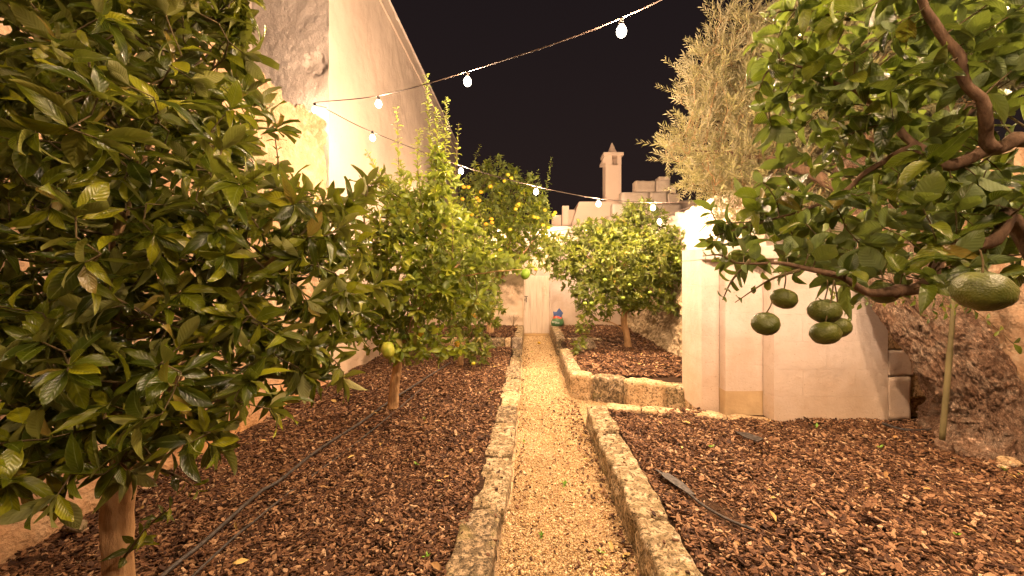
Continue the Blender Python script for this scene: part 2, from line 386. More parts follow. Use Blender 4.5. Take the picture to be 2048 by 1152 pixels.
# chips of bark: closed little plates
def chips(name, poly_fn, n, z_fn, lmin, lmax, parent=None, slim=.5, mat='chip', thick=.0028, tilt=.30, seed=1):
    r = np.random.default_rng(seed)
    XY = poly_fn(r, n); n = len(XY)
    L = r.uniform(lmin, lmax, n) * r.choice([.6, 1, 1, 1.35], n); Wd = L * r.uniform(slim * .5, slim * 1.3, n)
    nee = r.random(n) < .07; Wd[nee] *= .22; L[nee] *= 1.9
    a = r.uniform(0, 2 * math.pi, n)
    ca, sa = np.cos(a), np.sin(a)
    T = np.array([[-.5, -.25], [-.2, -.5], [.45, -.38], [.5, .2], [.1, .5], [-.42, .35]])
    k = 6
    jit = r.uniform(.75, 1.2, (n, k))
    lx = T[None, :, 0] * jit * L[:, None]; ly = T[None, :, 1] * jit * Wd[:, None]
    bend = r.uniform(-3, 6, n)[:, None]
    tx, ty = r.normal(0, tilt, n)[:, None], r.normal(0, tilt, n)[:, None]
    zz = lx * tx + ly * ty + bend * lx * lx
    x = XY[:, 0, None] + lx * ca[:, None] - ly * sa[:, None]
    y = XY[:, 1, None] + lx * sa[:, None] + ly * ca[:, None]
    z0 = z_fn(XY[:, 0], XY[:, 1])[:, None] + r.uniform(0.002, .02, n)[:, None]
    th = r.uniform(.5, 1.6, n)[:, None] * thick
    top = np.stack([x, y, z0 + zz + th], -1); bot = np.stack([x, y, z0 + zz - th], -1)
    V = np.concatenate([top, bot], 1).reshape(-1, 3)
    f = [(0, 1, 2), (0, 2, 3), (0, 3, 4), (0, 4, 5)]
    for i in range(k):
        j = (i + 1) % k; f += [(i, k + i, k + j), (i, k + j, j)]
    f = np.array(f)
    F = (f[None] + (np.arange(n) * 2 * k)[:, None, None]).reshape(-1, 3)
    me = np_mesh(name, V, F, None, False)
    return tag(link(name, me, M[mat], parent), kind='stuff')
def region(x0, x1, y0, y1, dens, fx=1.45):
    def f(r, n):
        A = (x1 - x0) * (y1 - y0); n = int(A * dens)
        P = np.stack([r.uniform(x0, x1, n), r.uniform(y0, y1, n)], 1)
        return P[(np.abs(P[:, 0]) < fx * P[:, 1] + .25)]
    return f
def zflat(z, off=0):
    return lambda x, y: z + .012 * np.sin(x * 5.1 + off) * np.sin(y * 3.7 + off) + .01 * np.sin(x * 11 + y * 7)
chips('bark_mulch', region(-2.85, -.38, 1.3, 3.6, 5200), 0, zflat(.112), .016, .038, seed=1)
chips('bark_mulch', region(-2.85, -.36, 3.6, 8.35, 2700), 0, zflat(.112), .022, .046, seed=2)
chips('bark_mulch', region(.84, 4.45, 1.3, 3.96, 4800), 0, zflat(.2, 2), .016, .04, seed=3)
chips('bark_mulch', region(.84, 1.85, 3.96, 4.3, 1500), 0, zflat(.19, 2), .022, .05, seed=4)
chips('bark_mulch', region(.72, 2.5, 5.3, 10.6, 1500), 0, zflat(.285, 3), .03, .065, seed=5)
chips('bark_mulch', region(-2.8, -.3, 8.6, 10.6, 1100), 0, zflat(.285, 3), .03, .065, seed=6)
def litter(x0, x1, y0, y1, n, skew):
    def f(r, _):
        u = r.beta(*skew, n)
        return np.stack([x0 + (x1 - x0) * u, r.uniform(y0, y1, n)], 1)
    return f
chips('leaf_litter', litter(-.12, .60, 1.4, 5.2, 520, (3.6, .7)), 0, lambda x, y: np.full(len(x), .012), .012, .035, seed=7)
chips('leaf_litter', litter(-.12, .60, 2, 10.5, 1300, (1, 1)), 0, lambda x, y: np.full(len(x), .008), .006, .018, seed=8)
chips('leaf_litter', litter(-.12, .05, 1.4, 9, 260, (1, 2.5)), 0, lambda x, y: np.full(len(x), .01), .01, .03, seed=9)

chips('spilled_bark', region(-.42, -.14, 1.4, 7.5, 75), 0, lambda x, y: np.full(len(x), .118), .012, .03, seed=21, tilt=.1)
chips('spilled_bark', region(.62, .84, 1.4, 4.3, 110), 0, lambda x, y: np.full(len(x), .228), .012, .03, seed=22, tilt=.1)
def pebbles(name, x0, x1, y0, y1, dens, s0, s1, seed):
    r = np.random.default_rng(seed); n = int((x1 - x0) * (y1 - y0) * dens)
    P = np.stack([r.uniform(x0, x1, n), r.uniform(y0, y1, n), r.uniform(.001, .012, n)], 1)
    O = np.array([[1, 0, 0], [0, 1, 0], [-1, 0, 0], [0, -1, 0], [0, 0, 1], [0, 0, -1]], float)
    S = r.uniform(s0, s1, n)[:, None, None] * r.uniform(.6, 1.3, (n, 6, 1))
    a = r.uniform(0, 6.28, n); b = r.uniform(-.6, .6, n)
    ca, sa, cb, sb = np.cos(a), np.sin(a), np.cos(b), np.sin(b)
    Rm = np.zeros((n, 3, 3)); Rm[:, 0, 0] = ca; Rm[:, 0, 1] = -sa * cb; Rm[:, 0, 2] = sa * sb; Rm[:, 1, 0] = sa; Rm[:, 1, 1] = ca * cb; Rm[:, 1, 2] = -ca * sb; Rm[:, 2, 1] = sb; Rm[:, 2, 2] = cb
    V = np.einsum('nij,nkj->nki', Rm, (O[None] * S)) * [1, 1, .8] + P[:, None]
    f = np.array([(0, 1, 4), (1, 2, 4), (2, 3, 4), (3, 0, 4), (1, 0, 5), (2, 1, 5), (3, 2, 5), (0, 3, 5)])
    F = (f[None] + (np.arange(n) * 6)[:, None, None]).reshape(-1, 3)
    return tag(link(name, np_mesh(name, V.reshape(-1, 3), F, None, True), M['pebble']), kind='stuff')
pebbles('gravel', -.17, .62, 1.4, 3.6, 17000, .0035, .0075, 11)
pebbles('gravel', -.17, .62, 3.6, 6.2, 9000, .005, .0095, 12)
pebbles('gravel', -.17, .56, 6.2, 10.6, 4500, .006, .012, 13)
pebbles('gravel', -.16, .61, 1.4, 8, 260, .010, .019, 15)
pebbles('gravel', .55, 1.9, 4.32, 5.25, 5500, .005, .0095, 14)

# ------------------------------------------------------------------ kerbs and bed walls, every stone its own part
def stone(parent, x0, x1, y0, y1, z0, z1, mat='kerb', amp=.012, rot=0, cuts=9, rnd=.02, seed=None):
    s = seed if seed is not None else random.random() * 50
    bm = box_bm(x0, x1, y0, y1, z0, z1, cuts=cuts, amp=amp, nscale=7, seed=s, rnd=rnd)
    if rot:
        c = Vector(((x0 + x1) / 2, (y0 + y1) / 2, 0))
        bmesh.ops.rotate(bm, verts=bm.verts[:], cent=c, matrix=Matrix.Rotation(R(rot), 3, 'Z'))
    return bm_obj('stone', bm, M[mat], parent, True)
k = empty('stone_kerb', (-.25, 5, 0), 'low lichened stone kerb along the left edge of the gravel path', 'kerb')
ys = [(.9, 1.62), (1.64, 2.62), (2.64, 3.37), (3.39, 4.13), (4.15, 4.68), (4.7, 5.3), (5.31, 5.95), (5.96, 6.75), (6.76, 7.5)]
for i, (a, b) in enumerate(ys):
    near = i < 2
    off = random.uniform(-.012, .012)
    stone(k, (-.43 if near else -.37) + off, (-.195 if near else -.138) + off * .5, a + .006, b - .006, -.02, .12 + (.012 if near else -.01) + random.uniform(-.014, .014), ('kerb', 'kerb_dark', 'kerb')[i % 3] if i != 5 else 'kerb_pale', .017, random.uniform(-1.6, 1.6), 12, .025)
for j in range(7):
    stone(k, -.36 + .09 * (j % 2) + random.uniform(0, .05), -.24 + .09 * (j % 2), 7.52 + j * .11, 7.66 + j * .11, 0, .11, 'kerb_dark', .02, random.uniform(-20, 20), 4)
box('mortar_strip', -.17, -.122, 2.75, 7.5, -.02, .035, M['kerb_pale'], k, cuts=20, amp=.008, bevel=0)
k = empty('stone_kerb', (.71, 3, 0), 'knee-low lichened stone kerb along the right edge of the gravel path', 'kerb')
yr = [(.9, 1.75), (1.76, 2.33), (2.34, 3.0), (3.01, 3.62), (3.63, 4.32)]
for a, b in yr:
    stone(k, .615, .825 + random.uniform(-.012, .012), a + .005, b - .005, -.02, .225 + random.uniform(-.012, .012), 'kerb', .019, random.uniform(-.8, .8), 12, .025)
k = empty('stone_sill', (1.4, 4.2, 0), 'pale flush stone sill running from the right kerb to the white niche wall', 'sill')
for a, b, y in ((.84, 1.2, 4.33), (1.21, 1.62, 4.25), (1.63, 2.0, 4.13), (2.01, 2.4, 4.0)):
    stone(k, a, b, y - .09, y + .09, .05, .215, 'kerb_pale', .015, -14)
# retaining wall of the raised bed on the right
k = empty('bed_wall', (1.2, 5.1, 0), 'low wall of big ochre blocks fronting the raised bed on the right', 'garden wall')
p0, p1 = Vector((.56, 5.36, 0)), Vector((1.93, 4.80, 0)); dv = (p1 - p0); ang = math.degrees(math.atan2(dv.y, dv.x)); Lw = dv.length
cuts_ = [0, .30, .74, 1.22, 1.48]; mats_ = ['kerb_pale', 'kerb_dark', 'kerb_pale', 'kerb']
for i in range(4):
    a, b = cuts_[i] + .018, cuts_[i + 1] - .018
    c = p0 + dv.normalized() * (a + b) / 2; w = (b - a) / 2
    stone(k, c.x - w, c.x + w, c.y - .11 + .03, c.y + .11 + .03, -.02, .335 - .01 * i, mats_[i], .013, ang, 9, .035)
c = (p0 + p1) / 2
bm = box_bm(c.x - Lw / 2, c.x + Lw / 2, c.y - .06 + .03, c.y + .07 + .03, -.02, .30, cuts=6, amp=.01)
bmesh.ops.rotate(bm, verts=bm.verts[:], cent=Vector((c.x, c.y, 0)), matrix=Matrix.Rotation(R(ang), 3, 'Z'))
bm_obj('mortar', bm, M['kerb_pale'], k, True)
for a, b, m in ((5.5, 6.2, 'kerb'), (6.22, 6.8, 'kerb_dark'), (6.82, 7.2, 'kerb')):
    stone(k, .55, .74, a, b, -.02, .31, m, .014, 0, 8, .03)
k = empty('bed_wall', (.7, 9.3, 0), 'mossy stone edge of the raised bed beside the garden door', 'garden wall')
for a, b, m in ((8.1, 8.5, 'kerb_dark'), (8.52, 9.2, 'kerb_dark'), (9.22, 9.9, 'kerb'), (9.92, 10.6, 'kerb')):
    stone(k, .56, .76, a, b, -.02, .33, m, .014, 0, 7, .03)
stone(k, .78, .86, 8.1, 8.3, -.02, .33, 'kerb_pale', .01, 0, 4)
stone(k, .88, 1.5, 8.1, 8.32, -.02, .33, 'kerb_dark', .02, 0, 6, .03)
k = empty('bed_wall', (-1.2, 8.4, 0), 'low block wall of the raised bed left of the garden door', 'garden wall')
for a, b, m in ((-.36, -.14, 'boulder'), (-.5, -.37, 'kerb_pale'), (-1.02, -.51, 'kerb_dark'), (-1.5, -1.03, 'kerb'), (-2.1, -1.51, 'kerb_pale'), (-2.8, -2.11, 'kerb')):
    stone(k, a, b - .01, 8.32, 8.55, .0, .30, m, .012, 0, 7, .03)
for a, b in ((8.57, 9.2), (9.22, 9.9), (9.92, 10.6)):
    stone(k, -.34, -.14, a, b, 0, .30, 'kerb', .012, 0, 7, .03)
b_ = box_bm(-.2, .2, -.16, .16, -.16, .16, cuts=10, amp=.03, nscale=4, rnd=.15)
bmesh.ops.translate(b_, verts=b_.verts[:], vec=Vector((1.03, 7.35, .33)))
tag(bm_obj('boulder', b_, M['boulder'], None, True), 'rounded grey boulder at the gap in the raised bed on the right', 'boulder')

# ------------------------------------------------------------------ left garden wall (soft ochre stone, broken top)
def left_top(y):
    base = np.interp(y, [-1, 3.0, 3.6, 4.1, 4.6, 4.76, 4.98, 5.05, 5.2, 5.62], [3.9, 3.86, 3.80, 3.82, 3.78, 3.70, 3.68, 3.80, 3.78, 3.82])
    return base + .05 * fr((0, y, 0), 4, 4) + .02 * fr((0, y, 4), 14)
def leftwall(u, v):
    y = -1 + 6.6 * u
    if v <= .9:
        z = -.05 + (left_top(y) + .05) * v / .9
        x = -2.80 - .05 * (z / 4)
        d = .045 * fr((0, y, z), 1.6, 5) + .02 * fr((0, y, z), 7, 4, 5)
        d += .03 * max(0, fr((0, y, z), 3.1, 3, 9)) * (z > 2.6)
        d += .045 * max(0, min(1, (z - 3.2) / .3)) * fr((0, y, z), 11, 5, 2)
        if z < .25: d += .05 * (.25 - z)
        d -= .06 * max(0, (v - .86) / .04)
        return Vector((x + d, y, z))
    t = (v - .9) / .1
    return Vector((-2.86 - .45 * t, y, left_top(y) + .05 * fr((t, y, 0), 5)))
tag(sheet('garden_wall', leftwall, 190, 120, M['ochre']), 'tall ochre rubble wall with a broken top along the left side', 'garden wall')
# further lower run behind it, under the house
def leftwall2(u, v):
    y = 5.61 + 5.3 * u
    z = -.05 + 2.25 * v
    return Vector((-2.76 + .02 * fr((0, y, z), 2, 4), y, z))

# ------------------------------------------------------------------ tall white house behind the left wall
hs = empty('house', (-5, 10, 0), 'tall limewashed house with a drain pipe rising behind the left garden wall', 'house')
YH = 5.60
def hfront(u, v):
    x, z = -9 + 6.2 * u, -.05 + 7.4 * v
    d = .014 * fr((x, 0, z), 1.1, 4) + .004 * fr((x, 0, z), 9, 4)
    fl = fr((x, 0, z), 2.6, 5, 3); d += .006 * max(0, min(1, (fl - .06) * 18)) - .005 * max(0, min(1, (-fl - .16) * 20))
    hx, hz = x + 3.0, z - 4.58                       # fallen render around the corner
    hole = max(0, 1 - ((hx / .17) ** 2 + (hz / .16) ** 2 + .5 * fr((x, 0, z), 9)))
    d += -.05 * min(1, hole * 3)
    d += .03 * hole * 0 + (.02 * fr((x, 0, z), 16, 4) if hole > 0 else 0)
    return Vector((x, YH - d * 1.0 if u < 1 else YH, z))
sheet('front_wall', hfront, 330, 300, M['house'], hs)
def hside(u, v):
    y = YH + 10.1 * u; zt = 7.2 - .05 * (y - YH)
    z = -.05 + (zt + .05) * v
    d = .02 * fr((0, y, z), 1.5, 4) + .007 * fr((0, y, z * .5), 9, 3)
    if u == 0: d = 0
    return Vector((-2.80 + d, y, z))
sheet('side_wall', hside, 200, 110, M['house_side'], hs)
sheet('rear_wall', lambda u, v: Vector((-2.8 - 6.2 * u, YH + 10.1, -.05 + 6.75 * v)), 2, 2, M['house'], hs)
sheet('roof', lambda u, v: Vector((-9 + 6.24 * u, YH - .02 + 10.15 * v, 7.2 - .5 * v + .01)), 2, 2, M['house'], hs)
bm = bmesh.new()
for (y0, z0, y1, z1) in ((YH, 6.85, 15.7, 6.33),):
    vs = [bm.verts.new((x, y, z + dz)) for (y, z) in ((y0, z0), (y1, z1)) for (x, dz) in ((-2.80, 0), (-2.765, .0), (-2.765, .045), (-2.80, .07))]
    for a in range(3): bm.faces.new((vs[a], vs[a + 1], vs[4 + a + 1], vs[4 + a]))
bm_obj('string_course', bm, M['house_side'], hs)
px_ = -3.87
dp = tube('drain_pipe', [(px_, YH - .07, 7.2), (px_, YH - .07, 5.6), (px_ + .01, YH - .07, 3.5)], .032, M['pipe'], hs, 12)
for zz in (6.5, 5.2, 4.3):
    box('bracket', px_ - .045, px_ + .045, YH - .11, YH + .02, zz, zz + .025, M['pipe'], hs)
box('wall_strip', px_ - .14, px_ - .075, YH - .035, YH + .02, 3.6, 7.2, M['house'], hs, bevel=.008)  # raised strip in the wall's own finish, left of the drain pipe

# ------------------------------------------------------------------ back wall with the little door
bw = empty('back_wall', (.1, 10.65, 0), 'pale back wall of the garden with a small plank door', 'garden wall')
YB = 10.65
def backL(u, v):
    x, z = -2.8 + 2.64 * u, -.05 + (1.68 + .04 * fr((u * 3, 0, 0), 3)) * v
    return Vector((x, YB - .02 + .03 * fr((x, 0, z), 3, 4), z))
sheet('old_plaster', backL, 60, 40, M['mould'], bw)
def backT(u, v):
    x = -2.8 + 5.8 * u; top = 2.93 + .015 * fr((x, 0, 0), 6)
    z = 1.60 + (top - 1.60) * v
    return Vector((x, YB + .05 + .012 * fr((x, 0, z), 3, 4), z))
sheet('upper_wall', backT, 90, 30, M['white_wall'], bw)
def backR(u, v):
    x, z = .56 + 2.4 * u, -.05 + 1.67 * v
    return Vector((x, YB + .0 + .012 * fr((x, 0, z), 3, 4), z))
sheet('lower_wall', backR, 50, 30, M['white_wall'], bw)
box('wall_top', -2.8, 3.0, YB + .05, YB + .4, 2.86, 2.925, M['white_wall'], bw, bevel=.01)
box('ledge', -2.8, -.16, YB - .03, YB + .06, 1.60, 1.66, M['mould'], bw, bevel=.01)
box('ledge', .56, 2.9, YB - .02, YB + .06, 1.59, 1.64, M['white_wall'], bw, bevel=.01)
box('door_jamb', .535, .60, YB - .03, YB + .05, 0, 1.60, M['white_wall'], bw)
box('door_jamb', -.165, -.135, YB - .03, YB + .05, 0, 1.60, M['mould'], bw)
door = box('door', -.135, .535, YB + .02, YB + .05, .07, 1.6, M['door'], bw, bevel=0)
for i in range(4):
    x0 = -.133 + i * .167
    o = box('plank', x0, x0 + .163, YB - .005, YB + .02, .075, 1.595, M['door'], None, bevel=.004)
    o.parent = door; o.matrix_parent_inverse = door.matrix_world.inverted(); o.location = -Vector(bw.location)
box('threshold', -.14, .54, YB - .10, YB + .02, -.02, .068, M['threshold'], bw, bevel=.01)
for (x0, x1, y0, y1, z0, z1, nm) in ((-.075, -.06, -.06, -.045, .90, 1.03, 'door_handle'), (-.08, -.055, -.045, -.005, 1.0, 1.02, 'handle_mount'), (-.115, -.1, -.02, -.006, .93, .99, 'latch'), (-.12, -.03, -.018, -.006, 1.045, 1.06, 'hinge_strap')):
    o = box(nm, x0, x1, YB + y0, YB + y1, z0, z1, M['iron'], None, bevel=.002)
    o.parent = door; o.location = -Vector(bw.location)

# ------------------------------------------------------------------ right boundary wall (rock below, limewash above)
rw = empty('boundary_wall', (2.7, 7.6, 0), 'right boundary wall with bare rock below and limewash above behind the mandarin tree', 'garden wall')
def rtop(y): return 2.72 + .05 * (fr((0, y, 0), 3) > .12) + .025 * fr((0, y, 1), 9)
def rockw(u, v):
    y, z = 4.45 + 6.2 * u, .1 + 1.55 * v
    x = 2.44 + .22 * v + .09 * fr((0, y, z), 2.2, 5) + .03 * fr((0, y, z), 8, 4)
    return Vector((x, y, z))
sheet('rock_face', rockw, 130, 50, M['rock'], rw)
def limew(u, v):
    y = 4.5 + 6.15 * u; t = rtop(y); z = 1.60 + (t - 1.6) * min(1, v / .9)
    x = 2.66 + .03 * fr((0, y, z), 2.5, 5) + .01 * fr((0, y, z), 11, 3)
    if v > .9: x += .3 * (v - .9) / .1
    return Vector((x, y, z))
sheet('limewashed_face', limew, 140, 50, M['rubble_white'], rw)
sheet('rock_ledge', lambda u, v: Vector((2.62 + .12 * v, 4.45 + 6.2 * u, 1.64 + .02 * fr((0, u * 6, 0), 3))), 60, 2, M['rubble_white'], rw)

# ------------------------------------------------------------------ stepped white niche wall on the right
nw = empty('niche_wall', (2.8, 4.2, .2), 'white block wall with stepped pilasters and a lintel on the right', 'garden wall')
def course(parent, x0, x1, y, depth, z0, heights, mat, first=.0, wid=.52, amp=.002, gap=.0015):
    z = z0
    for r_, hgt in enumerate(heights):
        x = x0; k = 0
        while x < x1 - .01:
            w = wid * (.55 if (r_ % 2 and k == 0) else 1); xe = min(x1, x + w)
            if x1 - xe < .14: xe = x1
            m = mat(r_, x) if callable(mat) else mat
            o = bm_obj('block', box_bm(x + (gap / 2 if x > x0 else 0), xe - (gap / 2 if xe < x1 else 0), y + random.uniform(0, .002), y + depth, z + gap / 2, z + hgt - gap / 2, cuts=5, amp=amp, nscale=5, rnd=0), M[m], parent, False)
            x = xe; k += 1
        z += hgt
hts = [.27, .27, .27, .27, .27, .28]
course(nw, 2.42, 3.545, 3.95, .3, .17, hts, 'white_wall')
course(nw, 2.03, 2.415, 4.13, .3, .17, hts, lambda r, x: 'tufa' if r < 1 else 'white_wall', wid=.6)
course(nw, 1.84, 2.025, 4.26, .3, .17, hts, 'white_wall', wid=.6)
course(nw, 1.844, 2.66, 4.565, .25, .17, hts, 'white_wall', wid=.6)
stone(nw, 1.86, 2.30, 4.25, 4.6, -.02, .165, 'kerb_pale', .01, 0, 8, .015)
stone(nw, 2.31, 2.64, 4.2, 4.6, -.02, .165, 'kerb_pale', .01, 0, 8, .015)
stone(nw, 1.85, 2.64, 4.61, 4.8, -.02, .165, 'kerb_pale', .01, 0, 8, .015)
bm = bmesh.new()
pl = [(1.835, 4.50), (1.835, 4.23), (2.40, 3.93), (2.60, 3.93), (2.60, 4.80), (1.835, 4.80)]
lo = [bm.verts.new((x, y, 1.80)) for x, y in pl]; up = [bm.verts.new((x, y, 1.93)) for x, y in pl]
bm.faces.new(lo[::-1]); bm.faces.new(up)
for i in range(6): bm.faces.new((lo[i], lo[(i + 1) % 6], up[(i + 1) % 6], up[i]))
bmesh.ops.bevel(bm, geom=bm.edges[:], offset=.008, segments=1, affect='EDGES')
bm_obj('lintel', bm, M['white_wall'], nw)
# the wall's broken right end: bare blocks stepping down behind the olive
ex = [(3.55, 3.60, .175, .74), (3.605, 3.74, .45, .72), (3.605, 3.92, .18, .44), (3.75, 3.98, .45, .66)]
stone(nw, 3.55, 3.735, 3.96, 4.2, .90, 1.10, 'kerb_pale', .012, 0, 9, .006)
stone(nw, 3.55, 3.80, 3.955, 4.2, .64, .89, 'white_wall', .008, 0, 9, .006)
stone(nw, 3.81, 4.10, 3.98, 4.2, .66, .885, 'kerb_pale', .012, 0, 9, .006)
stone(nw, 3.55, 3.78, 3.955, 4.2, .20, .63, 'white_wall', .008, 0, 9, .006)
stone(nw, 3.80, 4.25, 3.97, 4.2, .42, .64, 'kerb_pale', .012, 0, 9, .006)
stone(nw, 3.86, 4.25, 4.05, 4.25, .2, .40, 'kerb_pale', .012, 0, 9, .006)
for j in range(9):
    x = 3.57 + random.uniform(0, .16); z = 1.105 + random.uniform(0, .05)
    stone(nw, x, x + .05, 4.0 + random.uniform(0, .1), 4.1 + random.uniform(0, .1), z, z + .04, 'kerb_pale', .01, random.uniform(0, 80), 3, .012)
# right hand rubble wall, near
def rightwall(u, v):
    y, z = -1 + 6.1 * u, .05 + 2.9 * v
    return Vector((4.55 - .05 * fr((0, y, z), 1.6, 5) - .02 * fr((0, y, z), 7, 4), y, z))
tag(sheet('garden_wall', rightwall, 120, 60, M['ochre']), 'ochre rubble wall behind the leaning olive trunk on the right', 'garden wall')
def crossw(u, v):
    x, z = 2.7 + 1.9 * u, .1 + 2.62 * v
    return Vector((x, 5.1 - .03 * fr((x, 0, z), 2, 4), z))
tag(sheet('cross_wall', crossw, 60, 60, M['rubble_white']), 'limewashed wall seen through the leaves above the white niche wall', 'garden wall')

# ------------------------------------------------------------------ buildings past the back wall
def prism(name, pts_xz, y0, y1, mat, parent, bevel=.01):
    bm = bmesh.new()
    a = [bm.verts.new((x, y0, z)) for x, z in pts_xz]; b = [bm.verts.new((x, y1, z)) for x, z in pts_xz]
    bm.faces.new(a); bm.faces.new(b[::-1]); n = len(a)
    for i in range(n): bm.faces.new((a[i], b[i], b[(i + 1) % n], a[(i + 1) % n]))
    bmesh.ops.recalc_face_normals(bm, faces=bm.faces[:])
    if bevel: bmesh.ops.bevel(bm, geom=bm.edges[:], offset=bevel, segments=1, affect='EDGES')
    return bm_obj(name, bm, mat, parent)
YN = 11.8
def xz(px, py, d=YN): p = at(px, py, d); return (p.x, p.z)
nb = empty('neighbour_house', (2.6, 12.5, 0), 'flat-roofed beige house with a chimney beyond the back wall', 'house')
prism('wall', [xz(1120, 520), xz(1158, 403), xz(1420, 401), xz(1420, 560)], YN, YN + 5, M['neighbour'], nb)
prism('side_wall', [xz(1100, 560), xz(1104, 431), xz(1122, 431), xz(1122, 560)], YN - .1, YN + .1, M['neighbour'], nb)
prism('pillar', [xz(1122.5, 560), xz(1124, 413), xz(1137, 413), xz(1137, 560)], YN - .15, YN + .1, M['neighbour'], nb)
prism('recess', [xz(1137.5, 560), xz(1137.5, 417), xz(1152, 417), xz(1130, 560)], YN + .2, YN + .6, M['neighbour'], nb)
ch = empty('chimney', (*xz(1226, 400)[:1], 12.3, at(0, 402, YN).z), 'slender square chimney with a pyramid cap above the beige house', 'chimney')
yc = 12.05
x0, x1 = at(1211, 0, yc).x, at(1243, 0, yc).x; zb, zt = at(0, 404, YN).z - .02, at(0, 322, yc).z
hw0, hw1, hz0, hz1 = at(1224.5, 0, yc).x, at(1235, 0, yc).x, at(0, 329.5, yc).z, at(0, 316, yc).z
zc = at(0, 311, yc).z
dC = x1 - x0
box('shaft', x0, x1, yc, yc + dC, zb, hz0, M['neighbour'], ch, bevel=.012)
for (a, b, c, d) in ((x0, hw0, 0, 1), (hw1, x1, 0, 1)):
    box('vent_pier', a, b, yc, yc + dC * .35, hz0, zc, M['neighbour'], ch, bevel=.004)
    box('vent_pier', a, b, yc + dC * .65, yc + dC, hz0, zc, M['neighbour'], ch, bevel=.004)
box('vent_back', x0 + .02, x1 - .02, yc + dC * .8, yc + dC * .98, hz0, zc, M['neighbour'], ch, bevel=.004)
ca = x0 - .06; cb_ = x1 + .06
box('cap_slab', ca, cb_, yc - .05, yc + dC + .05, zc, at(0, 305, yc).z, M['neighbour'], ch, bevel=.006)
prism('cap_skirt', [(ca - .03, at(0, 326, yc).z), (ca - .03, at(0, 321, yc).z), (ca + .05, zc + .02), (ca + .07, zc - .005), (x0 - .003, at(0, 322, yc).z), (x0 - .003, at(0, 326, yc).z)], yc - .02, yc + dC + .02, M['neighbour'], ch, .003)
bm = bmesh.new(); cx, cy = (x0 + x1) / 2, yc + dC / 2
hb = .135; zz = at(0, 305, yc).z; zp = at(0, 286, cy).z
box('pyramid_base', cx - hb - .02, cx + hb + .02, cy - hb - .02, cy + hb + .02, zz, zz + .02, M['neighbour'], ch, bevel=.003)
vs = [bm.verts.new((cx + sx * hb, cy + sy * hb, zz + .02)) for sx, sy in ((-1, -1), (1, -1), (1, 1), (-1, 1))]
tp = [bm.verts.new((cx + sx * .012, cy + sy * .012, zp)) for sx, sy in ((-1, -1), (1, -1), (1, 1), (-1, 1))]
for i in range(4): bm.faces.new((vs[i], vs[(i + 1) % 4], tp[(i + 1) % 4], tp[i]))
bm.faces.new(tp); bm_obj('pyramid', bm, M['neighbour'], ch)
# broken block wall in steps
yr_ = 11.35
sw = empty('broken_wall', (2.9, 11.4, 0), 'broken stepped wall of big pale blocks right of the chimney', 'wall')
def blk(xa, xb, ya, yb, parent=sw):
    a, b = at(xa, yb, yr_), at(xb, ya, yr_)
    bm_obj('block', box_bm(a.x, b.x, yr_, yr_ + .35, a.z, b.z, cuts=7, amp=.014, nscale=6, rnd=.012, seed=xa), M['rubble_white'], parent, True)
for row in (((1243, 1300, 384, 406), (1301, 1335, 384, 406), (1336, 1361, 387, 406)), ((1271, 1312, 361, 383), (1313, 1341, 359, 383), (1342, 1352, 371, 386)), ((1318, 1341, 352.5, 360),), ((1225, 1290, 407, 431), (1291, 1364, 408, 440)), ((1215, 1290, 432, 470), (1291, 1362, 441, 470)), ((1205, 1290, 471, 520), (1291, 1365, 471, 520))):
    for b in row: blk(*b)

# ------------------------------------------------------------------ trees
def unit(a): return a / (np.linalg.norm(a, axis=-1, keepdims=True) + 1e-9)
def leaf_template(ts, ws, fold=.18, curl=.25, wid=.42, twist=0):
    """leaf along +Y, length 1, V fold, drooping tip; returns V,F(tri),uv"""
    V, uv = [], []
    for t, w in zip(ts, ws):
        z = -curl * t * t + .08 * t
        for s in (-1, 0, 1):
            V.append((s * w * wid / 2, t, z + fold * abs(s) * w * wid + twist * s * t * .2)); uv.append((.5 + .5 * s, t))
    F = []
    for i in range(len(ts) - 1):
        for s in (0, 1):
            a = i * 3 + s; F += [(a, a + 1, a + 4), (a, a + 4, a + 3)]
    return np.array(V), np.array(F), np.array(uv)
FULL = ([0, .06, .22, .42, .62, .8, .93, 1], [.04, .06, .62, .96, 1, .74, .34, .02])
LITE = ([0, .1, .45, .75, 1], [.05, .25, 1, .72, .03])
ROUND = ([0, .05, .2, .42, .65, .85, 1], [.04, .08, .78, 1.0, .95, .6, .05])
def variants(shape, wid, curls=(.05, .32, .62, .18, .85, -.08), fold=.2):
    return [leaf_template(*shape, fold=fold * f, curl=c, wid=wid * w, twist=tw) for c, f, w, tw in zip(curls, (1, .7, 1.5, .4, 1.2, 1.8), (1, 1.15, .85, 1.05, .75, .95), (.1, -.35, .4, .6, -.5, .2))]
def frames(D, N):
    Y = unit(D); X = unit(np.cross(Y, N)); Z = np.cross(X, Y)
    return np.stack([X, Y, Z], -1)                       # columns
def leaf_mesh(name, P, D, N, L, var):
    Vs, Fs, Us = [], [], []; off = 0
    Rm = frames(D, N)
    for k, (V, F, U) in enumerate(var):
        idx = np.arange(len(P))[k::len(var)]
        if not len(idx): continue
        v = np.einsum('nij,kj->nki', Rm[idx], V) * L[idx][:, None, None] + P[idx][:, None]
        Vs.append(v.reshape(-1, 3)); Us.append(np.tile(U, (len(idx), 1)))
        Fs.append((F[None] + (np.arange(len(idx)) * len(V))[:, None, None]).reshape(-1, 3) + off)
        off += len(idx) * len(V)
    return np_mesh(name, np.concatenate(Vs), np.concatenate(Fs), np.concatenate(Us), True)
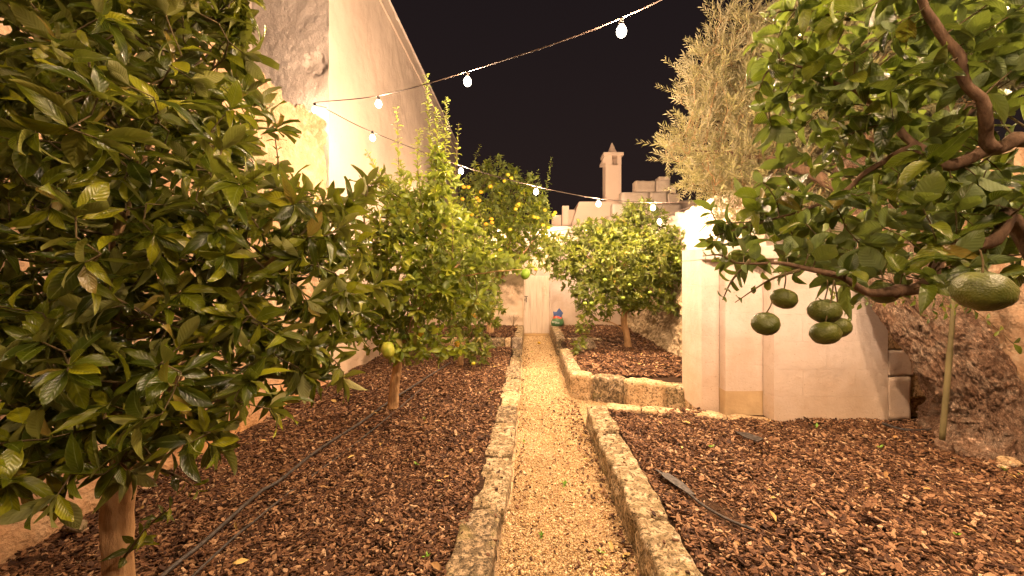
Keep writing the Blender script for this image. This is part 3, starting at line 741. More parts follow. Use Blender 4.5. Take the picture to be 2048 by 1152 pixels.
def colonize(skel, par, A, step, di, dk, iters=90, seed=0, lift=.05):
    r = np.random.default_rng(seed)
    pos = list(skel); parent = list(par)
    P = np.array(pos); dmin = np.full(len(A), 1e9); near = np.zeros(len(A), int); alive = np.ones(len(A), bool)
    def upd(start):
        Q = np.array(pos[start:])
        for s in range(0, len(Q), 400):
            d = np.linalg.norm(A[:, None] - Q[None, s:s + 400], axis=2); j = d.argmin(1); m = d[np.arange(len(A)), j]
            b = m < dmin; dmin[b] = m[b]; near[b] = j[b] + start + s
    upd(0)
    for it in range(iters):
        alive &= dmin > dk
        act = alive & (dmin < di * (1 if it > 3 else 3))
        if not act.any():
            if not alive.any(): break
            act = alive & (dmin <= dmin[alive].min() + .1)
        ids = near[act]; tgt = unit(A[act] - np.array(pos)[ids])
        uniq, inv = np.unique(ids, return_inverse=True)
        S = np.zeros((len(uniq), 3)); np.add.at(S, inv, tgt)
        S = unit(S + r.normal(0, .12, S.shape) + [0, 0, lift])
        st = len(pos)
        for u, s in zip(uniq, S): pos.append(np.array(pos[u]) + s * step); parent.append(int(u))
        upd(st)
        if len(pos) > 14000: break
    return np.array(pos), np.array(parent)
def ell_points(ells, n, seed, shell=.35):
    r = np.random.default_rng(seed); out = []
    vol = np.array([e[3] * e[4] * e[5] for e in ells]); cnt = np.maximum(6, (vol / vol.sum() * n).astype(int))
    for e, c in zip(ells, cnt):
        d = unit(r.normal(size=(c, 3))); rad = r.random(c) ** shell
        out.append(np.array(e[:3]) + d * rad[:, None] * np.array(e[3:6]))
    return np.concatenate(out)
def E(px, py, d, rx, ry, rz):
    p = at(px, py, d); return (p.x, p.y, p.z, rx, ry, rz)

def build_tree(name, label, cat, base, trunk, limbs, ells, nattr, step, leaf, mats, seed, group=None, n_parts=0,
               shoots=(), clip=None, di=.6, dk=None, twig_r=.0022, lift=.05, dens=3, tipn=5, leaf_len=(.07, .11), wid=.42, shape=LITE,
               up=.6, droop=.15, keep=None, barkm='bark', trunk_k=16, far=False):
    t0 = empty(name, base, label, cat, group)
    B = np.array(base, float); r = np.random.default_rng(seed)
    # trunk and main limbs
    tp = smooth_path(trunk[0], 5); tr = lerp_r(trunk[1], len(tp))
    V, F = tube_arrays(tp, tr, trunk_k)
    for i in range(len(V)):
        n_ = noise.fractal(Vector(V[i]) * 9, .6, 2, 3); c_ = np.array(tp[min(len(tp) - 1, i // trunk_k)])
        V[i] += (V[i] - c_) * n_ * .16
    me = bpy.data.meshes.new('trunk'); me.from_pydata((V - B).tolist(), [], clean_faces(F)); me.polygons.foreach_set('use_smooth', [True] * len(me.polygons))
    link('trunk', me, M[barkm], t0)
    skel = [np.array(tp[-1])]; par = [-1]
    for pts, rs in limbs:
        lp = smooth_path(pts, 6); lr = lerp_r(rs, len(lp))
        lp = [p + noise.noise_vector(p * 11) * min(.022, .9 * lr[i_] + .004) * (0 < i_ < len(lp)) for i_, p in enumerate(lp)]; lr = [q_ * (1 + .22 * noise.noise(Vector(p) * 25)) for q_, p in zip(lr, lp)]
        o = tube('branch', lp, lr, M[barkm], t0, 8)
        prev = 0; last = len(skel)
        for i, p in enumerate(lp[2:]):
            skel.append(np.array(p)); par.append(prev); prev = len(skel) - 1
    A = ell_points(ells, nattr, seed)
    if clip is not None: A = A[clip(A)]
    pos, parent = colonize(skel, par, A, step, di, dk or step * 1.1, seed=seed, lift=lift)
    n = len(pos); ns = len(skel)
    tips = np.zeros(n); kids = np.zeros(n, int)
    for i in range(n - 1, 0, -1):
        if kids[i] == 0: tips[i] = 1
        if parent[i] >= 0: tips[parent[i]] += tips[i]; kids[parent[i]] += 1
    rad = np.minimum(twig_r * np.maximum(1, tips) ** .42, .02)
    # twigs: one swept square bar per link
    idx = np.arange(ns, n)
    if keep is not None: idx = idx[keep(pos[idx]) & keep(pos[parent[idx]])]
    a, b = pos[parent[idx]], pos[idx]; d = unit(b - a)
    u = unit(np.cross(d, [0.3, .2, 1.0])); w = np.cross(d, u); ra = np.minimum(rad[parent[idx]], rad[idx] * 1.3)[:, None]; rb = rad[idx][:, None]
    ks = [(math.cos(q), math.sin(q)) for q in (0, 2.094, 4.189)]
    V = np.stack([a + ra * (c * u + s * w) for c, s in ks] + [b + rb * (c * u + s * w) for c, s in ks], 1)
    f = np.array([(0, 1, 4), (0, 4, 3), (1, 2, 5), (1, 5, 4), (2, 0, 3), (2, 3, 5)])
    F = (f[None] + (np.arange(len(idx)) * 6)[:, None, None]).reshape(-1, 3)
    tag(link('twigs', np_mesh('twigs', V.reshape(-1, 3) - B, F), M['twig'], t0), kind='stuff')
    # leaves spiralled along the thin twigs, rosettes at the tips
    P, D, Nn, L, K = [], [], [], [], []
    cen = pos.mean(0)
    for i in idx:
        if tips[i] > 3: continue
        a_, b_ = pos[parent[i]], pos[i]; dr = b_ - a_; dr /= np.linalg.norm(dr) + 1e-9
        m = tipn if kids[i] == 0 else dens
        u_ = np.cross(dr, (.31, .17, .93)); u_ /= np.linalg.norm(u_) + 1e-9; w_ = np.cross(dr, u_)
        ph = r.uniform(0, 6.28)
        for q in range(m):
            an = ph + q * 2.399; rd = math.cos(an) * u_ + math.sin(an) * w_
            el = r.uniform(.45, .9) if kids[i] == 0 else r.uniform(.15, .6)
            dd = dr * el + rd * (1.05 - el * .5) + np.array([0, 0, .12 - droop * r.uniform(0, 2)])
            dd /= np.linalg.norm(dd)
            t = r.uniform(0, 1) if kids[i] else r.uniform(.7, 1)
            nn = np.array([0, 0, up]) + rd * -.3 + dr * .5 + r.normal(0, .35, 3)
            P.append(a_ * (1 - t) + b_ * t); D.append(dd); Nn.append(nn); L.append(r.uniform(*leaf_len) * (.75 if kids[i] == 0 and q < 2 else 1)); K.append(0)
    for pts, ll, spc in shoots:
        sp = smooth_path(pts, 8); rr = lerp_r([.006, .0015], len(sp)); o = tube('shoot', sp, rr, M['twig'], t0, 5)
        cum = 0; ph = 0
        tot = sum((sp[i + 1] - sp[i]).length for i in range(len(sp) - 1)); nl = int(tot / spc); q = 0
        for q in range(nl):
            t = (q + .5) / nl; f_ = t * (len(sp) - 1); i = min(int(f_), len(sp) - 2)
            p = sp[i].lerp(sp[i + 1], f_ - i); dr = np.array((sp[i + 1] - sp[i]).normalized())
            u_ = unit(np.cross(dr, (1.0, .1, .2))); w_ = np.cross(dr, u_)
            for e in range(2):
                an = q * 2.399 + e * 3.14; rd = math.cos(an) * u_ + math.sin(an) * w_
                P.append(np.array(p)); D.append(dr * .55 + rd * .8); Nn.append(dr * .9 - rd * .3 + r.normal(0, .2, 3)); L.append(ll * r.uniform(.7, 1.15) * (1 - .5 * t)); K.append(1)
    P, D, Nn, L, K = map(np.array, (P, D, Nn, L, K)); D = unit(D.astype(float))
    ok = P[:, 1] > .5
    if keep is not None: ok &= keep(P) | (K == 1)
    P, D, Nn, L, K = P[ok], D[ok], Nn[ok], L[ok], K[ok]
    # which leaves show largest: near ones inside the frame
    X = VX + FPX * P[:, 0] / P[:, 1]; Y = VY - FPX * (P[:, 2] - HC) / P[:, 1]
    inside = (X > 5) & (X < 2043) & (Y > 5) & (Y < 1147)
    size = np.where(inside, L / P[:, 1], 0); order = np.argsort(-size)
    var_full = variants(shape if shape is ROUND else FULL, wid); var = variants(shape, wid)
    if n_parts:
        top = order[:n_parts]; Rm = frames(D[top], Nn[top])
        mes = {}
        for j, i in enumerate(top):
            key = (j % 6, int(K[i]))
            if key not in mes:
                v, f_, u_ = var_full[key[0]]; mes[key] = np_mesh('leaf', v, f_, u_, True); mes[key].materials.append(M[mats[key[1]]])
            o = bpy.data.objects.new('leaf', mes[key]); COL.objects.link(o); o.parent = t0
            mt = Matrix.Identity(4)
            for a_ in range(3):
                for c_ in range(3): mt[a_][c_] = Rm[j, a_, c_] * L[i]
                mt[a_][3] = P[i, a_] - B[a_]
            o.matrix_local = mt
        rest = order[n_parts:]
    else: rest = order
    for kk in (0, 1):
        s = rest[K[rest] == kk]
        if len(s): tag(link('foliage' if kk == 0 else 'young_foliage', leaf_mesh('foliage', P[s] - B, D[s], Nn[s], L[s], var), M[mats[kk]], t0), kind='stuff')
    print(name, 'nodes', n, 'leaves', len(P))
    return t0, pos, P, B

def fruit_mesh(rad, squash=.88, lump=.02, seed=0, seg=2):
    bm = bmesh.new(); bmesh.ops.create_icosphere(bm, subdivisions=seg + 1, radius=1)
    for v in bm.verts:
        d = v.co.normalized(); s = 1 + lump * noise.fractal(d * 2.2 + Vector((seed, 0, 0)), .6, 2, 3) - .10 * math.exp(-((1 - d.z) / .05))
        v.co = Vector((d.x * s, d.y * s, d.z * s * squash)) * rad
    me = bpy.data.meshes.new('fruit'); bm.to_mesh(me); bm.free()
    me.polygons.foreach_set('use_smooth', [True] * len(me.polygons)); return me
def fruit(parent, p, rad, mat, squash=.88, lump=.02, seg=2, name='fruit', label=None, stem=None):
    me = fruit_mesh(rad, squash, lump, random.random() * 9, seg)
    o = link(name, me, M[mat], parent, Vector(p) - base_of(parent)); o.rotation_euler = (random.uniform(-.3, .3), random.uniform(-.3, .3), random.uniform(0, 6))
    if label: o['label'] = label
    if stem is not None:
        tube('stalk', smooth_path([Vector(p) + Vector((0, 0, rad * squash * .85)), (Vector(p) + Vector(stem)) / 2 + Vector((.004, 0, rad * .4)), Vector(stem)], 4), .0022, M['twig'], parent, 6)
    return o

# 1: near left citrus
b1 = (-1.64, 1.6, .1)
T1 = build_tree('citrus_tree', 'dark-leaved citrus tree filling the left foreground in front of the ochre wall', 'tree', b1,
    ([(-1.64, 1.6, .06), (-1.645, 1.6, .4), (-1.64, 1.6, .75), (-1.60, 1.62, .98)], [.062, .05, .050, .052]),
    [([(-1.61, 1.61, .92), (-1.50, 1.6, 1.08), (-1.38, 1.62, 1.3), (-1.2, 1.7, 1.6), (-1.05, 1.8, 1.8)], [.026, .022, .018, .012, .007]),
     ([(-1.62, 1.61, .93), (-1.72, 1.66, 1.3), (-1.75, 1.7, 1.8), (-1.6, 1.75, 2.4)], [.034, .028, .02, .01]),
     ([(-1.63, 1.6, .86), (-1.85, 1.5, .98), (-2.15, 1.45, 1.15), (-2.4, 1.4, 1.5)], [.018, .015, .012, .008]),
     ([(-1.62, 1.6, .9), (-1.9, 1.7, 1.3), (-2.2, 1.8, 1.9), (-2.3, 1.8, 2.5)], [.024, .02, .014, .008])],
    [E(130, 430, 1.65, 1.05, .62, 1.05), E(330, 180, 1.7, .42, .45, .75), E(520, 500, 1.8, .5, .45, .36), E(640, 540, 1.9, .30, .35, .32), E(430, 690, 1.75, .5, .5, .34), E(590, 700, 1.85, .30, .3, .2),
     E(180, 800, 1.45, .7, .4, .28), E(80, 930, 1.35, .35, .3, .22), E(250, 60, 1.7, .55, .4, .5), E(700, 400, 1.95, .13, .2, .13), E(690, 640, 1.95, .17, .2, .26), E(600, 770, 1.9, .2, .2, .1), E(40, 900, 1.15, .25, .2, .14), E(330, 880, 1.35, .16, .15, .06)],
    2200, .072, None, ('leaf_dark', 'leaf_dark'), 3, n_parts=300, di=.45, dens=4, tipn=9, leaf_len=(.078, .135), wid=.385, shape=LITE, twig_r=.0026, droop=.10,
    shoots=[([at(560, 400, 2.1), at(556, 320, 2.1), at(543, 232, 2.1)], .06, .045), ([at(440, 420, 1.9), at(425, 250, 1.9), at(440, 60, 1.95), at(415, -60, 1.95)], .085, .04),
            ([at(735, 520, 2), at(730, 400, 2.0), at(770, 340, 2.05)], .085, .035), ([at(245, 1120, 1.55), at(290, 1060, 1.5), at(345, 1010, 1.45)], .085, .045), ([at(300, 930, 1.5), at(370, 960, 1.45), at(400, 985, 1.45)], .08, .05), ([at(480, 560, 1.7), at(500, 380, 1.75), at(470, 270, 1.8)], .09, .03)],
    keep=lambda P: (P[:, 0] > -2.74) & ~((VX + FPX * P[:, 0] / P[:, 1] > 500) & (VY - FPX * (P[:, 2] - HC) / P[:, 1] < 360) & (P[:, 1] < 2.0)) & (P[:, 1] > .85))
# 2: lemon tree
b2 = (-1.52, 4.5, .1)
T2 = build_tree('lemon_tree', 'bright green lemon tree with tall upright shoots beside the kerb', 'tree', b2,
    ([(-1.53, 4.5, .06), (-1.52, 4.5, .3), (-1.49, 4.5, .55), (-1.46, 4.48, .75)], [.062, .052, .05, .045]),
    [([(-1.47, 4.48, .7), (-1.55, 4.45, 1.0), (-1.66, 4.45, 1.35), (-1.62, 4.4, 1.9)], [.028, .022, .018, .01]),
     ([(-1.46, 4.48, .72), (-1.3, 4.4, 1.05), (-1.1, 4.3, 1.4), (-.75, 4.25, 1.75)], [.026, .02, .016, .008]),
     ([(-1.46, 4.48, .72), (-1.35, 4.6, 1.2), (-1.25, 4.6, 1.8), (-1.1, 4.6, 2.4)], [.026, .02, .014, .008]),
     ([(-.75, 4.25, 1.62), (-.4, 4.15, 1.67), (-.05, 4.1, 1.70)], [.008, .006, .003])],
    [E(850, 520, 4.5, .68, .55, .78), E(800, 430, 4.6, .38, .4, .5), E(880, 400, 4.5, .22, .3, .6), E(940, 590, 4.3, .34, .32, .28), E(760, 620, 4.5, .4, .4, .4), E(1000, 520, 4.2, .32, .25, .14), E(850, 690, 4.3, .55, .4, .18), E(730, 540, 4.5, .25, .3, .3), E(725, 640, 4.4, .26, .3, .42), E(740, 500, 4.6, .25, .3, .3)],
    1500, .085, None, ('leaf_mid', 'leaf_bright'), 5, n_parts=300, di=.5, dens=5, tipn=9, leaf_len=(.075, .128), wid=.5, shape=LITE, twig_r=.0028, lift=.12,
    shoots=[([at(868, 430, 4.5), at(862, 300, 4.5), at(852, 150, 4.5)], .10, .022), ([at(880, 430, 4.5), at(890, 300, 4.5), at(893, 195, 4.5)], .10, .025), ([at(845, 430, 4.5), at(835, 320, 4.5), at(840, 260, 4.5)], .10, .028),
            ([at(800, 430, 4.6), at(797, 320, 4.6), at(793, 214, 4.6)], .10, .05), ([at(800, 420, 4.6), at(760, 350, 4.6), at(731, 300, 4.6)], .10, .035), ([at(905, 430, 4.6), at(912, 330, 4.6), at(917, 246, 4.6)], .09, .06),
            ([at(820, 450, 4.3), at(812, 380, 4.3), at(800, 320, 4.3)], .11, .03), ([at(865, 400, 4.4), at(875, 300, 4.4), at(872, 220, 4.4)], .10, .025), ([at(905, 520, 4.0), at(905, 440, 4.0), at(900, 400, 4.0)], .09, .03), ([at(965, 520, 4.1), at(968, 460, 4.1), at(945, 380, 4.1)], .085, .035)],
    keep=lambda P: P[:, 0] > -2.6)
fruit(T2[0], at(776, 700, 3.9), .062, 'citron', 1.35, .16, 2, 'citron_fruit', 'lumpy yellow-green citron hanging low on the left', at(783, 640, 4.2))
fruit(T2[0], at(1051, 548, 4.1), .048, 'lime', 1.25, .03, 2, 'lemon_fruit', 'large green lemon hanging at the right tip', at(1035, 532, 4.1))
for (x, y) in ((756, 575), (797, 602), (842, 668), (914, 688), (947, 632)):
    fruit(T2[0], at(x, y, 4.35), .032, 'orange_fruit', 1.1, .03, 1, 'lemon_fruit')
# 3: bushy tree behind it
b3 = (-1.15, 6.7, .1)
T3 = build_tree('citrus_tree', 'bushy low citrus tree behind the lemon tree with branches near the mulch', 'tree', b3,
    ([(-1.15, 6.7, .06), (-1.14, 6.7, .3), (-1.1, 6.7, .5)], [.055, .045, .04]),
    [([(-1.1, 6.7, .45), (-1.3, 6.7, .9), (-1.4, 6.6, 1.5)], [.02, .016, .008]), ([(-1.1, 6.7, .45), (-.9, 6.6, .8), (-.7, 6.5, 1.3)], [.02, .016, .008])],
    [E(930, 590, 6.7, .62, .55, .75), E(950, 690, 6.5, .3, .35, .38), E(985, 620, 6.5, .22, .3, .3), E(880, 560, 6.9, .5, .5, .7), E(1075, 535, 6.6, .25, .25, .12), E(1030, 530, 6.6, .28, .25, .12)],
    1100, .10, None, ('leaf_orange', 'leaf_orange'), 8, di=.5, dens=7, tipn=12, leaf_len=(.07, .11), wid=.45, shape=LITE)
for k_ in range(4):
    i = random.randrange(len(T3[2])); p = T3[2][i]
    fruit(T3[0], p + np.array([0, -.05, -.03]), .034, 'orange_fruit' if k_ % 2 else 'yellow_fruit', .9, .02, 1, 'fruit')
# 4: fruiting orange tree in the far left bed
b4 = (-.9, 9.3, .26)
T4 = build_tree('mandarin_tree', 'tall dark tree dotted with ripe orange fruit against the night sky', 'tree', b4,
    ([(-.9, 9.3, .2), (-.88, 9.3, .8), (-.8, 9.25, 1.5)], [.09, .075, .065]),
    [([(-.8, 9.25, 1.4), (-1.1, 9.2, 2.2), (-1.2, 9.2, 3.1)], [.035, .028, .012]), ([(-.8, 9.25, 1.4), (-.5, 9.2, 2.2), (-.3, 9.2, 3.1)], [.035, .028, .012]), ([(-.8, 9.25, 1.4), (-.3, 9.0, 1.9), (.1, 9.0, 2.4)], [.03, .02, .01])],
    [E(1005, 440, 9.3, 1.15, .9, 1.25), E(985, 370, 9.3, .62, .6, .75), E(1060, 450, 9.1, .55, .6, .75), E(960, 520, 9.2, .8, .7, .6), E(1090, 500, 9.0, .3, .4, .3), E(1045, 390, 9.3, .5, .5, .5), E(940, 430, 9.3, .45, .5, .8)],
    2300, .12, None, ('leaf_mid', 'leaf_mid'), 12, di=.7, dens=8, tipn=12, leaf_len=(.085, .13), wid=.45, shape=LITE, twig_r=.004, lift=.12,
    shoots=[([at(1085, 440, 9.2), at(1092, 380, 9.2), at(1103, 315, 9.2)], .12, .045), ([at(945, 360, 9.2), at(950, 320, 9.2), at(962, 288, 9.2)], .10, .05), ([at(985, 350, 9.2), at(983, 330, 9.2), at(980, 312, 9.2)], .10, .04), ([at(1080, 450, 9.1), at(1080, 400, 9.1), at(1075, 340, 9.1)], .10, .05)])
for (x, y) in ((1016, 349), (1009, 362), (1023, 356), (962, 384), (925, 398), (954, 396), (937, 374), (928, 374), (981, 373), (959, 401), (1034, 411), (1040, 413), (1031, 418), (1037, 408), (983, 438), (944, 429), (984, 445), (1075, 436), (1068, 434), (1086, 450), (1107, 430), (1097, 455), (1020, 459), (1110, 425), (1000, 500), (972, 448), (1090, 420)):
    fruit(T4[0], at(x, y, 8.35 + random.uniform(-.1, .3)), .045, 'orange_fruit' if x < 1000 and y > 370 or x < 985 else 'yellow_fruit', .88, .02, 1, 'mandarin_fruit')
# 5: round citrus on the right bed
b5 = (1.83, 7.35, .28)
T5 = build_tree('citrus_tree', 'round bright citrus tree with green fruit in the raised bed on the right', 'tree', b5,
    ([(1.83, 7.35, .22), (1.80, 7.35, .5), (1.74, 7.35, .8), (1.77, 7.35, 1.02)], [.075, .06, .056, .055]),
    [([(1.77, 7.35, .95), (1.95, 7.3, 1.12), (2.2, 7.3, 1.3), (2.45, 7.3, 1.7)], [.036, .03, .02, .01]), ([(1.76, 7.35, .98), (1.6, 7.3, 1.35), (1.35, 7.2, 1.7), (1.0, 7.2, 2.0)], [.038, .03, .02, .01]),
     ([(1.77, 7.35, 1.0), (1.75, 7.4, 1.5), (1.8, 7.4, 2.2)], [.035, .025, .01]), ([(1.78, 7.35, .6), (1.55, 7.2, .75), (1.2, 7.1, .85)], [.016, .012, .008])],
    [E(1250, 520, 7.35, 1.10, .95, .75), E(1240, 580, 7.0, .85, .5, .36), E(1120, 500, 7.1, .34, .4, .25), E(1275, 440, 7.4, .48, .6, .36), E(1200, 480, 7.3, .65, .6, .42), E(1340, 510, 7.2, .48, .6, .55), E(1130, 530, 7.1, .38, .4, .38), E(1178, 600, 6.95, .38, .4, .42), E(1150, 670, 6.8, .17, .2, .25), E(1155, 695, 6.7, .14, .15, .12), E(1320, 620, 7.0, .38, .4, .35), E(1370, 560, 7.0, .2, .4, .5)],
    3000, .09, None, ('leaf_orange', 'leaf_bright'), 21, di=.55, dens=8, tipn=13, leaf_len=(.075, .115), wid=.42, shape=LITE, lift=.1,
    keep=lambda P: (P[:, 0] < 2.9) & ~((P[:, 2] < 1.25) & (P[:, 0] < .70) & (P[:, 1] > 6.8)) & ~((P[:, 2] < 1.25) & (P[:, 0] < .12 * P[:, 1]) & (P[:, 2] > .62)) & ~((P[:, 2] < .95) & (P[:, 0] > 1.45)), clip=lambda A: A[:, 0] < 2.75)
for (x, y) in ((1354, 517), (1358, 523), (1375, 600), (1385, 555), (1259, 570), (1246, 596), (1170, 607), (1183, 607), (1378, 578), (1210, 560), (1300, 585)):
    fruit(T5[0], at(x, y, 6.55), .036, 'young_fruit', .92, .02, 1, 'fruit')
# 6: near right mandarin with big green fruit
b6 = (1.95, 1.25, .2)
tr6 = [(1.95, 1.25, .12), (1.93, 1.25, .7), (1.9, 1.25, 1.2), (1.85, 1.3, 1.6)]
T6 = build_tree('mandarin_tree', 'mandarin tree with big green fruit hanging over the right foreground', 'tree', b6,
    (tr6, [.08, .07, .065, .06]),
    [([(1.92, 1.25, 1.0), at(2040, 460, 1.3), at(1985, 485, 1.27), at(1900, 502, 1.25), at(1850, 560, 1.25), at(1792, 590, 1.22)], [.036, .026, .020, .017, .018, .018]),
     ([at(1800, 588, 1.22), at(1730, 580, 1.25), at(1660, 545, 1.28), at(1560, 530, 1.35), at(1470, 525, 1.4)], [.016, .012, .010, .006, .003]),
     ([(1.87, 1.3, 1.5), at(2100, 300, 1.35), at(1975, 302, 1.3), at(1900, 330, 1.3), at(1830, 290, 1.35), at(1790, 240, 1.4)], [.04, .028, .021, .020, .015, .011]),
     ([at(1990, 300, 1.25), at(1960, 200, 1.2), at(1905, 100, 1.2), at(1850, 20, 1.2), at(1800, -60, 1.2)], [.018, .015, .013, .011, .01]),
     ([at(1800, 245, 1.4), at(1720, 190, 1.5), at(1640, 150, 1.55), at(1560, 120, 1.55)], [.012, .010, .006, .003]),
     ([at(1830, 290, 1.35), at(1750, 330, 1.45), at(1660, 400, 1.5), at(1540, 440, 1.55)], [.014, .010, .007, .003])],
    [E(1760, 130, 1.5, .45, .4, .35), E(1640, 60, 1.6, .28, .3, .2), E(1980, 150, 1.4, .3, .35, .4), E(1750, 420, 1.55, .50, .4, .22), E(1560, 450, 1.6, .26, .3, .15), E(1920, 420, 1.5, .4, .35, .3), E(1500, 520, 1.5, .14, .15, .10), E(1560, 190, 1.6, .12, .15, .12), E(1640, 260, 1.6, .2, .25, .2), E(1480, 440, 1.7, .13, .15, .08), E(2010, 520, 1.35, .2, .2, .12), E(1650, 540, 1.4, .25, .15, .06), E(1860, 530, 1.15, .22, .12, .05), E(1420, 450, 1.7, .07, .1, .1)],
    760, .065, None, ('leaf_round', 'leaf_round'), 33, n_parts=300, di=.35, dens=2, tipn=5, leaf_len=(.055, .112), wid=.56, shape=ROUND, twig_r=.002, droop=.3, barkm='bark_thick',
    shoots=[([at(1500, 520, 1.38), at(1465, 560, 1.38), at(1445, 600, 1.4)], .06, .03), ([at(1600, 540, 1.3), at(1540, 560, 1.3), at(1470, 605, 1.32)], .06, .045), ([at(1470, 525, 1.4), at(1440, 510, 1.4), at(1405, 512, 1.4)], .05, .03),
            ([at(1560, 120, 1.55), at(1530, 150, 1.5), at(1515, 190, 1.5)], .10, .05), ([at(1700, 40, 1.5), at(1600, 20, 1.5), at(1530, 30, 1.55)], .09, .035), ([at(1545, 440, 1.55), at(1470, 460, 1.6), at(1405, 480, 1.6)], .075, .03)],
    keep=lambda P: (P[:, 1] > .9))
for (x, y, d, rr, st) in ((1531, 647, 1.25, .041, (1545, 600)), (1649, 622, 1.22, .044, (1655, 560)), (1650, 666, 1.18, .040, (1668, 560)), (1676, 655, 1.25, .037, (1668, 560)), (1568, 597, 1.32, .040, (1570, 540)), (1765, 585, 1.3, .042, (1760, 540)), (1965, 582, .98, .058, (1960, 500))):
    fruit(T6[0], at(x, y, d), rr, 'green_fruit', .84, .05, 3, 'mandarin_fruit', None, at(*st, d + .02))
    for a_ in range(3):
        pass
# 7: olive
b7 = (3.83, 3.4, .18)
ol = empty('olive_tree', b7, 'big leaning olive tree with gnarled trunk and silvery crown on the right', 'tree')
tpts = [at(2050, 960, 3.42), at(1965, 880, 3.42), at(1955, 800, 3.45), at(1892, 700, 3.5), at(1840, 620, 3.58), at(1785, 520, 3.75), at(1735, 420, 4.0), at(1695, 330, 4.35)]
tpts[0] = Vector((3.95, 3.40, -.05)); tpts[1] = Vector((3.90, 3.42, .22))
sp = smooth_path(tpts, 50); rr = lerp_r([.60, .42, .30, .27, .255, .23, .19, .14], len(sp)); KK = 260
V, F = tube_arrays(sp, rr, KK)
UV = np.zeros((len(V), 2))
for i in range(len(sp) * KK):
    q, j = divmod(i, KK); c_ = np.array(sp[q]); dv_ = V[i] - c_; a_ = j / KK * 2 * math.pi; z_ = q / 50
    lob = .07 * math.sin(a_ * 3 + z_ * .9) + .05 * math.sin(a_ * 5 - z_ * 1.3 + 1)
    lob *= 1.6 if z_ < 2 else 1
    nn = noise.fractal(Vector((math.cos(a_) * 1.2, math.sin(a_) * 1.2, z_ * .8)), .6, 2, 5) * .16
    rp_ = Vector((math.cos(a_) * 5, math.sin(a_) * 5, z_ * 1.7 + a_ * .6)) + noise.noise_vector(Vector((math.cos(a_) * 2, math.sin(a_) * 2, z_ * 1.5))) * .8
    rg = -.07 * max(0, .22 - abs(noise.fractal(rp_, .6, 2, 3))) / .22 + noise.fractal(rp_ * 2.6, .7, 2, 3) * .05
    wp = Vector(V[i]) * 17; wp.z *= .5; rg -= .03 * max(0, .3 - abs(noise.fractal(wp, .6, 2, 3))) / .3 / max(.5, rr[q] / .3)
    wq = noise.fractal(Vector((math.cos(a_) * 1.5, math.sin(a_) * 1.5, z_ * 1.2)), .6, 2, 3)
    ax = abs(math.sin(a_ * 7 + z_ * .7 + wq * 3.5)); rg -= .085 * max(0, 1 - ax * 3.2)
    V[i] = c_ + dv_ * (1 + lob + nn + rg)
    UV[i] = (abs(j / KK * 2 - 1), z_ / 3)
me = bpy.data.meshes.new('trunk'); me.from_pydata((V - np.array(b7)).tolist(), [], clean_faces(F)); me.polygons.foreach_set('use_smooth', [True] * len(me.polygons))
ul = me.uv_layers.new(name='UVMap')
for l in me.loops: ul.data[l.index].uv = UV[l.vertex_index]
link('trunk', me, M['olive_bark'], ol)
bm = bmesh.new(); bmesh.ops.create_icosphere(bm, subdivisions=4, radius=1)
for v in bm.verts:
    d = v.co.copy(); s = 1 + .3 * noise.fractal(d * 2.5, .6, 2, 5)
    v.co = Vector((3.58 + d.x * .24 * s, 3.24 + d.y * .16 * s, .20 + d.z * .13 * s))
o = bm_obj('root', bm, M['olive_bark'], ol, True)
skel = [np.array(sp[-1])]; par = [-1]
for pts, rs in (([at(1700, 350, 4.25), at(1640, 250, 4.7), at(1560, 130, 4.9), at(1480, 60, 5)], [.13, .09, .05, .02]),
                ([at(1720, 400, 4.05), at(1600, 340, 4.5), at(1480, 310, 4.8), at(1380, 300, 4.9)], [.10, .07, .04, .015]),
                ([at(1700, 350, 4.25), at(1760, 200, 4.6), at(1800, 80, 4.8), at(1820, -60, 4.9)], [.13, .09, .06, .03]),
                ([at(1740, 440, 3.95), at(1850, 300, 4.3), at(1980, 180, 4.5), at(2100, 60, 4.6)], [.12, .09, .05, .03])):
    lp = smooth_path(pts, 6); tube('branch', [p + noise.noise_vector(p * 4) * .05 for p in lp], lerp_r([q_ * .75 for q_ in rs], len(lp)), M['bark_thick'], ol, 10); prev = 0
    for p in lp[2:]: skel.append(np.array(p)); par.append(prev); prev = len(skel) - 1
ells = [E(1600, 230, 4.9, 1.05, .8, 1.0), E(1480, 290, 5.0, .7, .6, .75), E(1450, 160, 5.0, .42, .5, .5), E(1560, 90, 5.0, .7, .6, .5), E(1400, 260, 5.0, .3, .4, .4), E(1430, 350, 4.9, .4, .5, .3), E(1800, 150, 4.9, 1.2, .8, .9), E(1980, 100, 4.8, .9, .7, .7), E(1760, 350, 5.0, 1.0, .6, .5), E(1350, 300, 5.0, .15, .2, .12), E(1470, 440, 5.2, .35, .3, .25)]
ells += [E(1410, 190, 4.9, .32, .4, .4), E(1365, 300, 4.8, .26, .3, .25), E(1450, 90, 4.9, .3, .4, .35), E(1420, 370, 4.8, .3, .3, .22)]
ells += [E(1500, 390, 4.5, .35, .2, .3), E(1640, 420, 4.5, .4, .3, .3)]
A = ell_points(ells, 5200, 5, .4)
pos, parent = colonize(skel, par, A, .10, .7, .09, iters=70, seed=4, lift=.22)
n = len(pos); kids = np.zeros(n, int); tips = np.zeros(n)
for i in range(n - 1, 0, -1):
    if kids[i] == 0: tips[i] = 1
    if parent[i] >= 0: tips[parent[i]] += tips[i]; kids[parent[i]] += 1
r = np.random.default_rng(2)
idx = np.arange(len(skel), n); a, b = pos[parent[idx]], pos[idx]; d = unit(b - a); u = unit(np.cross(d, [0.3, .2, 1.0])); w = np.cross(d, u)
